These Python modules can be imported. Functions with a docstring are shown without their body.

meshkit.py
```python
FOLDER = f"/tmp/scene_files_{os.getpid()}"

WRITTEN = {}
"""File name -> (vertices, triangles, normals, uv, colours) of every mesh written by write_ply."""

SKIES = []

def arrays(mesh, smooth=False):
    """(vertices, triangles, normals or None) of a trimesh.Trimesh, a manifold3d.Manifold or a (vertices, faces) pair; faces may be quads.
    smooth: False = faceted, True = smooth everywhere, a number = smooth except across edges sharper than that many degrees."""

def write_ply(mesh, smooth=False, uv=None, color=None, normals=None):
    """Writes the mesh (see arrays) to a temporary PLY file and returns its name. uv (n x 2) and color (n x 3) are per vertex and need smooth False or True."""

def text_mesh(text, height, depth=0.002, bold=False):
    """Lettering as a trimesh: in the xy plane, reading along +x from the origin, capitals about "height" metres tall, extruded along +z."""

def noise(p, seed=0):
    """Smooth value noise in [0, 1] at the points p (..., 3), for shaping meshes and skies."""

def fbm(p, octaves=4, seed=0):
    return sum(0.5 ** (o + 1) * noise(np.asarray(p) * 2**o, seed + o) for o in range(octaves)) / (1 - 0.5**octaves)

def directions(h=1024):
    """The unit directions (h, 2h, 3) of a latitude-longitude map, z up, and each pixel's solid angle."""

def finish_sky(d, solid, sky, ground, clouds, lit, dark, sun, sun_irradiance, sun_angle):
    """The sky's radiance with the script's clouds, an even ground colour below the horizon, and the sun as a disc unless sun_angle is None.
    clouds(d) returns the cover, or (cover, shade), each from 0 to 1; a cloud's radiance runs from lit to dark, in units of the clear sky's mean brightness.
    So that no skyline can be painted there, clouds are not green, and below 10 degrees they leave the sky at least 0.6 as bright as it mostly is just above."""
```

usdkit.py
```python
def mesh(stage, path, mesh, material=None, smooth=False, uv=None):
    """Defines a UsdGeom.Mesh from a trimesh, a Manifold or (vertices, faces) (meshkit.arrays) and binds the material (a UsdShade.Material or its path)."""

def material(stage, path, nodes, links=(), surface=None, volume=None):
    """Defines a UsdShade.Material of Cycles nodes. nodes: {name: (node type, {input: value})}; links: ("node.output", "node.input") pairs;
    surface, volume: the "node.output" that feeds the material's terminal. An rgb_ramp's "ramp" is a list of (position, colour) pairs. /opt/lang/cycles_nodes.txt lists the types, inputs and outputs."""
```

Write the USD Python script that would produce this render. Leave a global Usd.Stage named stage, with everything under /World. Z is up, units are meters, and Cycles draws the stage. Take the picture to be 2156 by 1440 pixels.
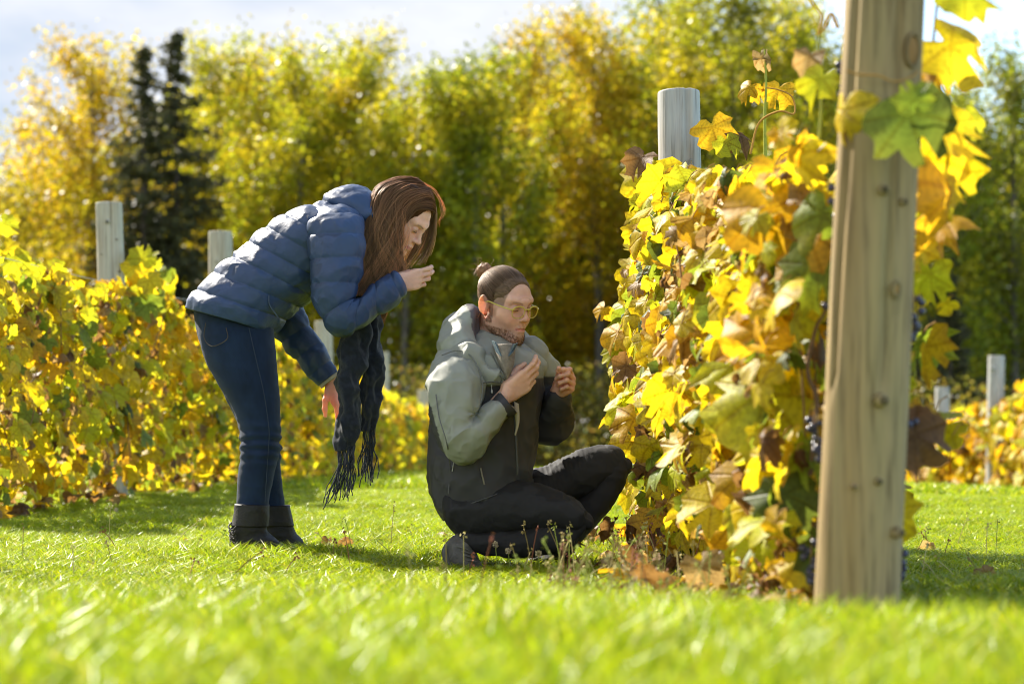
import math
import numpy as np
import trimesh
import usdkit
import meshkit
from pxr import Gf, Sdf, Usd, UsdGeom, UsdLux, UsdShade, Vt

stage = Usd.Stage.CreateInMemory()
UsdGeom.SetStageUpAxis(stage, "Z")
UsdGeom.SetStageMetersPerUnit(stage, 1.0)
UsdGeom.Xform.Define(stage, "/World")
UsdGeom.Scope.Define(stage, "/World/Looks")

# ------------------------------------------------------------------ camera, sky, sun, exposure
CAM_Z = 0.44                       # crouching photographer, long lens, looking level with the lens shifted up
FOCAL, APERTURE = 70.0, 36.0
cam = UsdGeom.Camera.Define(stage, "/World/camera")
cam.AddTranslateOp().Set(Gf.Vec3d(0, 0, CAM_Z))
cam.AddRotateXOp().Set(90.0)
cam.CreateFocalLengthAttr(FOCAL)
cam.CreateHorizontalApertureAttr(APERTURE)
cam.CreateVerticalApertureAttr(APERTURE * 683 / 1024)
cam.CreateVerticalApertureOffsetAttr(180.0 / 2156 * APERTURE)
cam.CreateFStopAttr(3.0)
cam.CreateFocusDistanceAttr(6.6)
cam.CreateClippingRangeAttr(Gf.Vec2f(0.05, 6000))
cam.CreateExposureAttr(1.68)

SUN_AZ, SUN_EL = math.radians(-43), math.radians(39)     # azimuth from +y (away from the camera) towards +x
SUN = np.array([math.sin(SUN_AZ) * math.cos(SUN_EL), math.cos(SUN_AZ) * math.cos(SUN_EL), math.sin(SUN_EL)])
SKY_STRENGTH, SUN_INTENSITY = 0.098, 1.25

sun = UsdLux.DistantLight.Define(stage, "/World/sun")
sun.CreateIntensityAttr(SUN_INTENSITY)
sun.CreateAngleAttr(0.53)
sun.CreateNormalizeAttr(True)
sun.CreateColorAttr(Gf.Vec3f(1.0, 0.93, 0.82))
_z = SUN
_x = np.cross([0, 0, 1.0], _z); _x /= np.linalg.norm(_x)
_y = np.cross(_z, _x)
sun.AddTransformOp().Set(Gf.Matrix4d(*_x, 0, *_y, 0, *_z, 0, 0, 0, 0, 1))

sky_mat = usdkit.material(stage, "/World/Looks/sky_look", {
    "co": ("texture_coordinate", {}),
    "sky": ("sky_texture", {"sky_type": "single_scattering", "sun_disc": False, "sun_elevation": SUN_EL, "sun_rotation": SUN_AZ, "altitude": 100.0, "air_density": 1.0, "aerosol_density": 0.7}),
    "map": ("mapping", {"mapping_type": "point", "scale": (1.0, 1.0, 2.6), "location": (1.3, 0.4, 0.2)}),
    "n": ("noise_texture", {"scale": 2.3, "detail": 7.0, "roughness": 0.55, "distortion": 0.35}),
    "sep": ("separate_xyz", {}),
    "side": ("map_range", {"range_type": "smoothstep", "from_min": -0.30, "from_max": 0.24, "to_min": 0.55, "to_max": -0.20, "clamp": True}),
    "sum": ("math", {"math_type": "add"}),
    "cov": ("map_range", {"range_type": "smoothstep", "from_min": 0.36, "from_max": 0.68, "to_min": 0.0, "to_max": 0.97, "clamp": True}),
    "n2": ("noise_texture", {"scale": 5.0, "detail": 6.0, "roughness": 0.55}),
    "cloud": ("rgb_ramp", {"ramp": [(0.34, (2.0, 2.3, 2.8)), (0.5, (2.75, 2.85, 3.1)), (0.66, (3.4, 3.4, 3.45))]}),
    "mix": ("mix", {"mix_type": "mix"}),
    "bg": ("background_shader", {"strength": SKY_STRENGTH}),
}, [("co.generated", "map.vector"), ("map.vector", "n.vector"), ("co.generated", "sep.vector"), ("sep.x", "side.value"), ("n.fac", "sum.value1"), ("side.result", "sum.value2"),
    ("sum.value", "cov.value"), ("map.vector", "n2.vector"), ("n2.fac", "cloud.fac"),
    ("cov.result", "mix.fac"), ("sky.color", "mix.color1"), ("cloud.color", "mix.color2"), ("mix.color", "bg.color")], surface="bg.background")
dome = UsdLux.DomeLight.Define(stage, "/World/sky")
dome.CreateIntensityAttr(1.0)
UsdShade.MaterialBindingAPI.Apply(dome.GetPrim()).Bind(sky_mat)
dome.GetPrim().SetCustomDataByKey("kind", "structure")
dome.GetPrim().SetCustomDataByKey("label", "autumn sky with bright white cloud on the left and blue on the right")

# ------------------------------------------------------------------ helpers
FP = FOCAL / APERTURE * 2156


def at(px, py, depth):
    """The point of the place that stands at a given distance in the direction of a spot of the photograph."""
    return np.array([(px - 1078.0) / FP * depth, depth, CAM_Z + (900.0 - py) / FP * depth])


taken = {}


def numbered(path):
    n = taken.get(path, -1) + 1
    taken[path] = n
    return path if n == 0 else f"{path}_{n:03d}"


def note(prim, label=None, category=None, group=None, kind=None):
    for k, t in (("label", label), ("category", category), ("group", group), ("kind", kind)):
        if t:
            prim.SetCustomDataByKey(k, t)
    return prim


def thing(name, label, category, loc=(0, 0, 0), group=None):
    x = UsdGeom.Xform.Define(stage, numbered("/World/" + name))
    x.AddTranslateOp().Set(Gf.Vec3d(*map(float, loc)))
    note(x.GetPrim(), label, category, group)
    return x.GetPrim()


class Bag:
    """Collects triangles and vertex colours of one mesh."""

    def __init__(self):
        self.v, self.f, self.c, self.n = [], [], [], 0

    def add(self, v, f, col=(0.5, 0.5, 0.5)):
        v = np.asarray(v, float)
        col = np.asarray(col, float)
        self.v.append(v); self.f.append(np.asarray(f, int) + self.n)
        self.c.append(np.broadcast_to(col, (len(v), 3)).astype(float))
        self.n += len(v)
        return self

    def get(self):
        return np.vstack(self.v), np.vstack(self.f), np.vstack(self.c)


origin_of = {}


def put(name, mesh, material, parent=None, smooth=True, col=None, label=None, category=None, group=None, kind=None, local=None):
    """ONE Mesh prim under parent (or /World). mesh: (v, f), (v, f, col) or a Bag, in world coordinates."""
    if isinstance(mesh, Bag):
        mesh = mesh.get()
    if isinstance(mesh, trimesh.Trimesh):
        mesh = (mesh.vertices, mesh.faces)
    if len(mesh) == 3 and col is None:
        col = mesh[2]
    v, f = np.asarray(mesh[0], float), np.asarray(mesh[1], int)
    base = str(parent.GetPath()) if parent else "/World"
    if parent:
        x = UsdGeom.XformCache().GetLocalToWorldTransform(parent).ExtractTranslation()
        v = v - np.array(x)
    m = usdkit.mesh(stage, numbered(base + "/" + name), (v, f), material, smooth)
    if col is not None:
        col = np.broadcast_to(np.asarray(col, np.float32), (len(v), 3))
        if len(m.GetPointsAttr().Get()) == len(v):
            UsdGeom.PrimvarsAPI(m).CreatePrimvar("col", Sdf.ValueTypeNames.Color3fArray, "vertex").Set(Vt.Vec3fArray.FromNumpy(np.ascontiguousarray(col, np.float32)))
        if local is not None and len(m.GetPointsAttr().Get()) == len(v):
            UsdGeom.PrimvarsAPI(m).CreatePrimvar("lc", Sdf.ValueTypeNames.Vector3fArray, "vertex").Set(Vt.Vec3fArray.FromNumpy(np.ascontiguousarray(local, np.float32)))
    note(m.GetPrim(), label, category, group, kind)
    return m.GetPrim()


def frame_of(d):
    d = d / np.linalg.norm(d)
    a = np.array([0, 0, 1.0]) if abs(d[2]) < 0.9 else np.array([1.0, 0, 0])
    x = np.cross(a, d); x /= np.linalg.norm(x)
    return x, np.cross(d, x), d


def tube(points, radii, sides=8, caps=True):
    """A tapered tube through points (a parallel-transported ring at each)."""
    p = np.asarray(points, float)
    r = np.broadcast_to(np.asarray(radii, float), (len(p),))
    t = np.gradient(p, axis=0)
    t /= np.maximum(np.linalg.norm(t, axis=1, keepdims=True), 1e-9)
    x, y, _ = frame_of(t[0])
    a = np.linspace(0, 2 * np.pi, sides, endpoint=False)
    v = []
    for i in range(len(p)):
        x = x - t[i] * (x @ t[i]); x /= np.linalg.norm(x)
        y = np.cross(t[i], x)
        v.append(p[i] + r[i] * (np.cos(a)[:, None] * x + np.sin(a)[:, None] * y))
    v = np.vstack(v)
    k = np.arange(sides); k2 = (k + 1) % sides
    f = []
    for i in range(len(p) - 1):
        o, q = i * sides, (i + 1) * sides
        f += [np.stack([o + k, o + k2, q + k2], 1), np.stack([o + k, q + k2, q + k], 1)]
    if caps:
        v = np.vstack([v, p[0], p[-1]])
        n = len(v); e = (len(p) - 1) * sides
        f += [np.stack([k2, k, np.full(sides, n - 2)], 1), np.stack([e + k, e + k2, np.full(sides, n - 1)], 1)]
    return v, np.vstack(f)


def bezier(pts, n):
    """A smooth (Catmull-Rom) line of n points through pts."""
    p = np.asarray(pts, float)
    p = np.vstack([2 * p[0] - p[1], p, 2 * p[-1] - p[-2]])
    u = np.linspace(0, len(p) - 3 - 1e-9, n)
    i = u.astype(int); t = (u - i)[:, None]
    a, b, c, d = p[i], p[i + 1], p[i + 2], p[i + 3]
    return 0.5 * (2 * b + (c - a) * t + (2 * a - 5 * b + 4 * c - d) * t**2 + (3 * b - a - 3 * c + d) * t**3)


def ball(c, r, sub=2):
    m = trimesh.creation.icosphere(sub, 1.0)
    return m.vertices * np.asarray(r) + np.asarray(c), m.faces


# ------------------------------------------------------------------ materials
def look(name, nodes, links, surface):
    return usdkit.material(stage, "/World/Looks/" + name, nodes, links, surface=surface)


def leaf_look(name, through=0.5, rough=0.45, spec=0.4, mottle=60.0, tint=(1.0, 1.0, 1.0), gain=1.0):
    """Leaf or blade: the mesh's own colour, mottled, half of it shining through."""
    return look(name, {
        "c": ("attribute", {"attribute": "col"}),
        "g": ("geometry", {}),
        "n": ("noise_texture", {"scale": mottle, "detail": 3.0}),
        "r": ("rgb_ramp", {"ramp": [(0.3, (0.72, 0.70, 0.66)), (0.55, (1.0, 1.0, 1.0)), (0.75, (1.12, 1.1, 1.0))]}),
        "m": ("mix", {"mix_type": "multiply", "fac": 1.0}),
        "t": ("mix", {"mix_type": "multiply", "fac": 1.0, "color2": tint}),
        "p": ("principled_bsdf", {"roughness": rough, "specular_ior_level": spec}),
        "tr": ("translucent_bsdf", {}),
        "x": ("mix_closure", {"fac": through}),
    }, [("g.position", "n.vector"), ("n.fac", "r.fac"), ("c.color", "m.color1"), ("r.color", "m.color2"), ("m.color", "p.base_color"), ("m.color", "t.color1"), ("t.color", "tr.color"),
        ("p.BSDF", "x.closure1"), ("tr.BSDF", "x.closure2")], "x.closure")


def own_colour(name, rough=0.8, spec=0.3, scale=40.0, low=0.8, high=1.15, bump=0.0, bump_scale=300.0, sheen=0.0, sub=0.0, stretch=(1, 1, 1), dist=0.002):
    """Solid stuff in the mesh's own colour with an uneven tone and a fine relief."""
    nodes = {
        "c": ("attribute", {"attribute": "col"}),
        "g": ("texture_coordinate", {}),
        "mp": ("mapping", {"mapping_type": "point", "scale": stretch}),
        "n": ("noise_texture", {"scale": scale, "detail": 5.0, "roughness": 0.6}),
        "r": ("rgb_ramp", {"ramp": [(0.25, (low,) * 3), (0.75, (high,) * 3)]}),
        "m": ("mix", {"mix_type": "multiply", "fac": 1.0}),
        "p": ("principled_bsdf", {"roughness": rough, "specular_ior_level": spec, "sheen_weight": sheen}),
    }
    links = [("g.object", "mp.vector"), ("mp.vector", "n.vector"), ("n.fac", "r.fac"), ("c.color", "m.color1"), ("r.color", "m.color2"), ("m.color", "p.base_color")]
    if sub:
        nodes["p"][1].update({"subsurface_weight": sub, "subsurface_radius": (1.0, 0.3, 0.15), "subsurface_scale": 0.012})
    if bump:
        nodes["bn"] = ("noise_texture", {"scale": bump_scale, "detail": 3.0})
        nodes["b"] = ("bump", {"strength": bump, "distance": dist})
        links += [("mp.vector", "bn.vector"), ("bn.fac", "b.height"), ("b.normal", "p.normal")]
    return look(name, nodes, links, "p.BSDF")




def veined_look(name, through=0.55):
    """Grape leaf: own colour, mottled, with five main veins and fine side veins drawn from the leaf's own coordinates."""
    N = {
        "c": ("attribute", {"attribute": "col"}), "lc": ("attribute", {"attribute": "lc"}), "g": ("geometry", {}),
        "s": ("separate_xyz", {}), "ax": ("math", {"math_type": "absolute"}), "a": ("math", {"math_type": "arctan2"}),
        "x2": ("vector_math", {"vector_math_type": "length", "math_type": "length"}),
        "d1": ("math", {"math_type": "subtract", "value2": 0.95}), "d2": ("math", {"math_type": "subtract", "value2": 1.85}),
        "e1": ("math", {"math_type": "absolute"}), "e2": ("math", {"math_type": "absolute"}),
        "m1": ("math", {"math_type": "minimum"}), "m2": ("math", {"math_type": "minimum"}), "w": ("math", {"math_type": "multiply"}),
        "v": ("map_range", {"range_type": "smoothstep", "from_min": 0.012, "from_max": 0.05, "to_min": 1.0, "to_max": 0.0, "clamp": True}),
        "side": ("wave_texture", {"wave_type": "rings", "rings_direction": "spherical", "scale": 2.6, "distortion": 1.5, "detail": 1.0}),
        "sr": ("rgb_ramp", {"ramp": [(0.0, (0.80, 0.80, 0.74)), (0.22, (1.0, 1.0, 1.0)), (1.0, (1.04, 1.04, 1.0))]}),
        "n": ("noise_texture", {"scale": 70.0, "detail": 4.0, "roughness": 0.6}),
        "r": ("rgb_ramp", {"ramp": [(0.28, (0.62, 0.55, 0.46)), (0.48, (1.0, 1.0, 1.0)), (0.75, (1.12, 1.1, 1.0))]}),
        "m": ("mix", {"mix_type": "multiply", "fac": 1.0}), "mm": ("mix", {"mix_type": "multiply", "fac": 0.8}),
        "vd": ("mix", {"mix_type": "multiply", "color2": (0.72, 0.62, 0.40)}), "vf": ("math", {"math_type": "multiply", "value2": 0.75}),
        "t": ("mix", {"mix_type": "multiply", "fac": 1.0, "color2": (1.0, 0.97, 0.7)}),
        "b": ("bump", {"strength": 0.5, "distance": 0.004}), "hs": ("math", {"math_type": "subtract"}),
        "p": ("principled_bsdf", {"roughness": 0.5, "specular_ior_level": 0.4}), "tr": ("translucent_bsdf", {}), "x": ("mix_closure", {"fac": through}),
    }
    L = [("lc.vector", "s.vector"), ("s.x", "ax.value1"), ("ax.value", "a.value1"), ("s.y", "a.value2"), ("a.value", "d1.value1"), ("a.value", "d2.value1"), ("d1.value", "e1.value1"), ("d2.value", "e2.value1"),
         ("a.value", "m1.value1"), ("e1.value", "m1.value2"), ("m1.value", "m2.value1"), ("e2.value", "m2.value2"), ("lc.vector", "x2.vector1"), ("m2.value", "w.value1"), ("x2.value", "w.value2"), ("w.value", "v.value"),
         ("lc.vector", "side.vector"), ("side.fac", "sr.fac"), ("g.position", "n.vector"), ("n.fac", "r.fac"), ("c.color", "m.color1"), ("r.color", "m.color2"), ("m.color", "mm.color1"), ("sr.color", "mm.color2"),
         ("v.result", "vf.value1"), ("vf.value", "vd.fac"), ("mm.color", "vd.color1"), ("vd.color", "p.base_color"), ("vd.color", "t.color1"), ("t.color", "tr.color"),
         ("n.fac", "hs.value1"), ("v.result", "hs.value2"), ("hs.value", "b.height"), ("b.normal", "p.normal"), ("p.BSDF", "x.closure1"), ("tr.BSDF", "x.closure2")]
    N["x2"] = ("vector_math", {"math_type": "length"})
    return look(name, N, L, "x.closure")


M_VINE = veined_look("vine_leaf_look", 0.62)
M_TREE = leaf_look("tree_leaf_look", 0.54, 0.42, 0.38, 3.0, (1.0, 0.97, 0.75))
M_GRASS = leaf_look("grass_look", 0.46, 0.37, 0.28, 9.0, (1.0, 1.0, 0.7))
M_NEEDLE = leaf_look("needle_look", 0.25, 0.6, 0.25, 4.0)
M_BARK = own_colour("bark_look", 0.95, 0.1, 8.0, 0.6, 1.3, 0.5, 40.0, dist=0.02)
M_STEM = own_colour("stem_look", 0.85, 0.2, 60.0, 0.7, 1.2)
# ------------------------------------------------------------------ the ground
def ground_z(x, y):
    x, y = np.broadcast_arrays(np.asarray(x, float), np.asarray(y, float))
    base = np.interp(y, [-3000, -5, 1.5, 2.6, 3.3, 3.9, 4.6, 5.4, 7.2, 11, 16, 28, 45, 80, 4000], [0.10, 0.13, 0.13, 0.105, 0.075, 0.05, 0.03, 0.01, 0.0, 0.035, -0.02, -0.23, -0.53, -0.6, -0.6])
    p = np.stack([x * 1.6, y * 1.6, np.zeros_like(x)], -1)
    return base + 0.05 * (meshkit.fbm(p, 3, 5) - 0.5) * np.clip(1 - np.abs(y) / 60, 0, 1) - 0.055 * np.clip(x - 2.0, 0, 8) * np.clip((y - 6) / 10, 0, 1)


def graded(lo, hi, steps):
    return np.unique(np.concatenate([np.linspace(a, b, n) for a, b, n in steps]).round(4))


gx = graded(0, 0, [(-3000, -200, 8), (-200, -20, 20), (-20, -8, 20), (-8, 8, 110), (8, 20, 20), (20, 200, 20), (200, 3000, 8)])
gy = graded(0, 0, [(-3000, -100, 6), (-100, -2, 18), (-2, 14, 120), (14, 60, 80), (60, 200, 20), (200, 4000, 10)])
X, Y = np.meshgrid(gx, gy)
V = np.stack([X, Y, ground_z(X, Y)], -1).reshape(-1, 3)
k = (np.arange(len(gy) - 1)[:, None] * len(gx) + np.arange(len(gx) - 1)).ravel()
F = np.vstack([np.stack([k, k + 1, k + len(gx) + 1], 1), np.stack([k, k + len(gx) + 1, k + len(gx)], 1)])
M_GROUND = look("ground_look", {
    "g": ("geometry", {}), "n": ("noise_texture", {"scale": 7.0, "detail": 8.0, "roughness": 0.65}), "n2": ("noise_texture", {"scale": 0.35, "detail": 4.0}),
    "r": ("rgb_ramp", {"ramp": [(0.3, (0.030, 0.045, 0.010)), (0.5, (0.060, 0.095, 0.014)), (0.7, (0.10, 0.12, 0.025))]}),
    "r2": ("rgb_ramp", {"ramp": [(0.3, (0.8, 0.85, 0.8)), (0.7, (1.2, 1.15, 1.0))]}), "m": ("mix", {"mix_type": "multiply", "fac": 1.0}),
    "b": ("bump", {"strength": 0.7, "distance": 0.03}), "p": ("principled_bsdf", {"roughness": 0.95, "specular_ior_level": 0.1})},
    [("g.position", "n.vector"), ("g.position", "n2.vector"), ("n.fac", "r.fac"), ("n2.fac", "r2.fac"), ("r.color", "m.color1"), ("r2.color", "m.color2"), ("m.color", "p.base_color"), ("n.fac", "b.height"), ("b.normal", "p.normal")], "p.BSDF")
put("ground", (V, F), M_GROUND, label="gently sloping grassy vineyard ground", kind="structure")

# ------------------------------------------------------------------ grass: patches of blades scattered over the ground
rng = np.random.default_rng(11)


def grass_patch(size, n, h, w, seed, clover=0.12):
    r = np.random.default_rng(seed)
    p = (r.random((n, 2)) - 0.5) * size
    hh = h * (0.45 + 0.75 * r.random(n) ** 1.3)
    a = r.random(n) * 2 * np.pi
    lean = hh * (0.15 + 0.75 * r.random(n))
    d = np.stack([np.cos(a), np.sin(a)], 1)
    b = r.random(n) * 2 * np.pi
    s = np.stack([np.cos(b), np.sin(b), np.zeros(n)], 1) * (w * (0.6 + 0.7 * r.random(n)))[:, None]
    g = np.column_stack([p, np.full(n, -0.01)])
    mid = g + np.column_stack([d * (lean * 0.3)[:, None], hh * 0.62])
    tip = g + np.column_stack([d * lean[:, None], hh])
    v = np.stack([g - s * 0.5, g + s * 0.5, mid - s * 0.5, mid + s * 0.5, tip], 1).reshape(-1, 3)
    o = np.arange(n)[:, None] * 5
    f = np.concatenate([o + [0, 1, 3], o + [0, 3, 2], o + [2, 3, 4]], 1).reshape(-1, 3)
    pal = np.array([[0.26, 0.37, 0.010], [0.35, 0.44, 0.010], [0.45, 0.49, 0.012], [0.15, 0.24, 0.010], [0.53, 0.50, 0.03], [0.56, 0.48, 0.18]])
    ci = r.choice(6, n, p=[0.27, 0.30, 0.2, 0.15, 0.06, 0.02])
    c = pal[ci] * (0.8 + 0.4 * r.random((n, 1)))
    bag = Bag().add(v, f, np.repeat(c, 5, 0))
    nc = int(n * clover / 3)                       # low clover and broad little leaves between the blades
    pc = (r.random((nc, 2)) - 0.5) * size
    for i in range(nc):
        z, rad = h * (0.12 + 0.3 * r.random()), 0.006 + 0.006 * r.random()
        t0 = r.random() * 6.3
        for q in range(3):
            t = t0 + q * 2.094
            u = np.array([np.cos(t), np.sin(t), 0.35 * (r.random() - 0.3)]); s2 = np.array([-np.sin(t), np.cos(t), 0.0])
            c0 = np.array([pc[i, 0], pc[i, 1], z])
            bag.add([c0, c0 + u * rad + s2 * rad * 0.8, c0 + u * rad * 1.9, c0 + u * rad - s2 * rad * 0.8], [[0, 1, 2], [0, 2, 3]], pal[r.integers(0, 3)] * (0.7 + 0.4 * r.random()))
    return bag


def scatter(name, protos, places, label, category, material=M_GRASS):
    pi = UsdGeom.PointInstancer.Define(stage, "/World/" + name)
    for k_, b in enumerate(protos):
        put("tuft", b, material, pi.GetPrim(), smooth=False)
    pi.CreatePrototypesRel().SetTargets([c.GetPath() for c in pi.GetPrim().GetChildren()])
    r = np.random.default_rng(len(places))
    n = len(places)
    a = r.random(n) * np.pi
    pi.CreatePositionsAttr(Vt.Vec3fArray.FromNumpy(np.asarray(places[:, :3], np.float32)))
    pi.CreateProtoIndicesAttr(Vt.IntArray.FromNumpy(r.integers(0, len(protos), n).astype(np.int32)))
    pi.CreateOrientationsAttr(Vt.QuathArray([Gf.Quath(float(np.cos(q)), 0, 0, float(np.sin(q))) for q in a]))
    pi.CreateScalesAttr(Vt.Vec3fArray.FromNumpy(np.column_stack([places[:, 4], places[:, 4], places[:, 3]]).astype(np.float32)))
    note(pi.GetPrim(), label, category, kind="stuff")


def plots(y0, y1, step, widen, hs, ws):
    out = []
    for y in np.arange(y0, y1, step):
        half = 0.26 * y * widen + 0.5
        for x in np.arange(-half, half, step):
            px, py = x + (rng.random() - 0.5) * step, y + (rng.random() - 0.5) * step
            out.append((px, py, 0.0, hs(px, py) * (0.85 + 0.3 * rng.random()), ws))
    out = np.array(out)
    out[:, 2] = ground_z(out[:, 0], out[:, 1])
    return out


def lawn_height(x, y):
    t = meshkit.fbm(np.array([x * 1.3, y * 1.3, 0.0]), 3, 9)
    near = np.interp(y, [0, 3.3, 4.3, 5.0, 6.0, 40], [0.80, 0.70, 0.58, 0.44, 0.34, 0.5])
    tall = np.exp(-(((x + 0.83) / 0.36) ** 2 + ((y - 6.38) / 0.20) ** 2)) * 0.18
    return near * (0.6 + 0.8 * t) + tall


scatter("lawn_grass", [grass_patch(0.26, 300, 0.100, 0.0038, s, 0.22) for s in range(5)], plots(1.9, 13.0, 0.15, 1.25, lawn_height, 1.0), "bright green lawn grass with clover between the vine rows", "grass")
scatter("far_grass", [grass_patch(0.8, 420, 0.11, 0.010, 50 + s, 0.0) for s in range(3)], plots(12.8, 46.0, 0.5, 1.1, lambda x, y: 0.75, 1.0), "sunlit grass running back between the far vine rows", "grass")

# ------------------------------------------------------------------ trees
def rhombs(c, size, r, col, up=0.0, axis=None):
    """A small rhombic leaf at each point, turned at random."""
    n = len(c)
    d = r.normal(size=(n, 3)); d[:, 2] += up
    if axis is not None:
        d = d * 0.45 + axis
    d /= np.linalg.norm(d, axis=1, keepdims=True)
    e = np.cross(d, r.normal(size=(n, 3))); e /= np.maximum(np.linalg.norm(e, axis=1, keepdims=True), 1e-6)
    s = np.broadcast_to(size, (n,))[:, None]
    v = np.stack([c - d * s * 0.5, c + e * s * 0.36, c + d * s * 0.5, c - e * s * 0.36], 1).reshape(-1, 3)
    o = np.arange(n)[:, None] * 4
    return v, np.concatenate([o + [0, 1, 2], o + [0, 2, 3]], 1).reshape(-1, 3), np.repeat(col, 4, 0)


GOLD, YELLOW, LIME, GREEN, OLIVE, ORANGE = [0.66, 0.52, 0.024], [0.62, 0.54, 0.026], [0.46, 0.49, 0.026], [0.31, 0.375, 0.030], [0.30, 0.31, 0.028], [0.70, 0.48, 0.024]


def leafy_tree(px, top, depth, width, palette, label, seed, density=1.0, low=0.12, leaf=0.10, limb_up=1.1, group=None, name="aspen_tree", trunk_col=(0.16, 0.14, 0.11), fork=False):
    r = np.random.default_rng(seed)
    x = (px - 1078) / FP * depth
    z0 = float(ground_z(x, depth)) - 0.1
    H = CAM_Z + (900 - top) / FP * depth - z0
    t = thing(name, label, "tree", (x, depth, z0), group)
    base = np.array([x, depth, z0])
    sway = r.normal(size=2) * 0.02 * H
    hs = np.linspace(0, 1, 9)
    line = base + np.column_stack([sway[0] * hs**2 + 0.03 * r.normal(size=9) * hs, sway[1] * hs**2, hs * H * 0.97])
    tr = Bag().add(*tube(line, 0.012 * H * (1 - hs) ** 0.8 + 0.012, 7), np.array(trunk_col) * (0.8 + 0.4 * r.random()))
    tips, wts = [], []
    nl = int(34 * density ** 0.5 + 8)
    for i in range(nl):
        u = low + (0.97 - low) * (i + r.random()) / nl
        p0 = np.array([np.interp(u, hs, line[:, q]) for q in range(3)])
        shape = (np.sin(np.pi * min(1, (u - low) / (1 - low) * 0.82 + 0.16)) ** 0.75)
        L = max(0.25, width * 0.5 * shape * (0.75 + 0.5 * r.random()))
        a = r.random() * 2 * np.pi
        d = np.array([np.cos(a), np.sin(a), limb_up * (0.7 + 0.6 * r.random())])
        s = np.linspace(0, 1, 5)[:, None]
        q = p0 + d * L * s + np.array([0, 0, 0.25 * L]) * s**2 + r.normal(size=(5, 3)) * 0.03 * L * s
        tr.add(*tube(q, np.linspace(0.010 + 0.012 * L, 0.006, 5), 4, False), np.array(trunk_col) * 0.9)
        for sv in np.linspace(0.3, 1.05, max(3, int(3 + L * 3))):
            tips.append(p0 + d * L * sv + np.array([0, 0, 0.25 * L * sv**2])); wts.append(0.3 + 0.4 * L * (0.4 + sv))
    for s_ in np.linspace(0.7, 1.0, 9):
        tips.append(np.array([np.interp(s_, hs, line[:, q]) for q in range(3)])); wts.append(0.4)
    tips, wts = np.array(tips), np.array(wts)
    n = int(1300 * density * H * width * 0.42)
    pick = r.choice(len(tips), n, p=wts / wts.sum())
    spread = np.array([0.16, 0.16, 0.20]) * (0.55 + 0.25 * width)
    c = tips[pick] + r.normal(size=(n, 3)) * spread
    pal = np.array(palette)
    tone = meshkit.noise(c * 0.9 + seed * 7.3, seed)
    idx = np.clip((tone * 1.25 - 0.12 + 0.25 * (r.random(n) - 0.5)) * len(pal), 0, len(pal) - 1).astype(int)
    col = pal[idx] * (0.42 + 0.80 * r.random((n, 1)))
    put("trunk", tr, M_BARK, t)
    put("crown", rhombs(c, leaf * (0.7 + 0.6 * r.random(n)), r, col), M_TREE, t, smooth=False)
    return t


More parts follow.
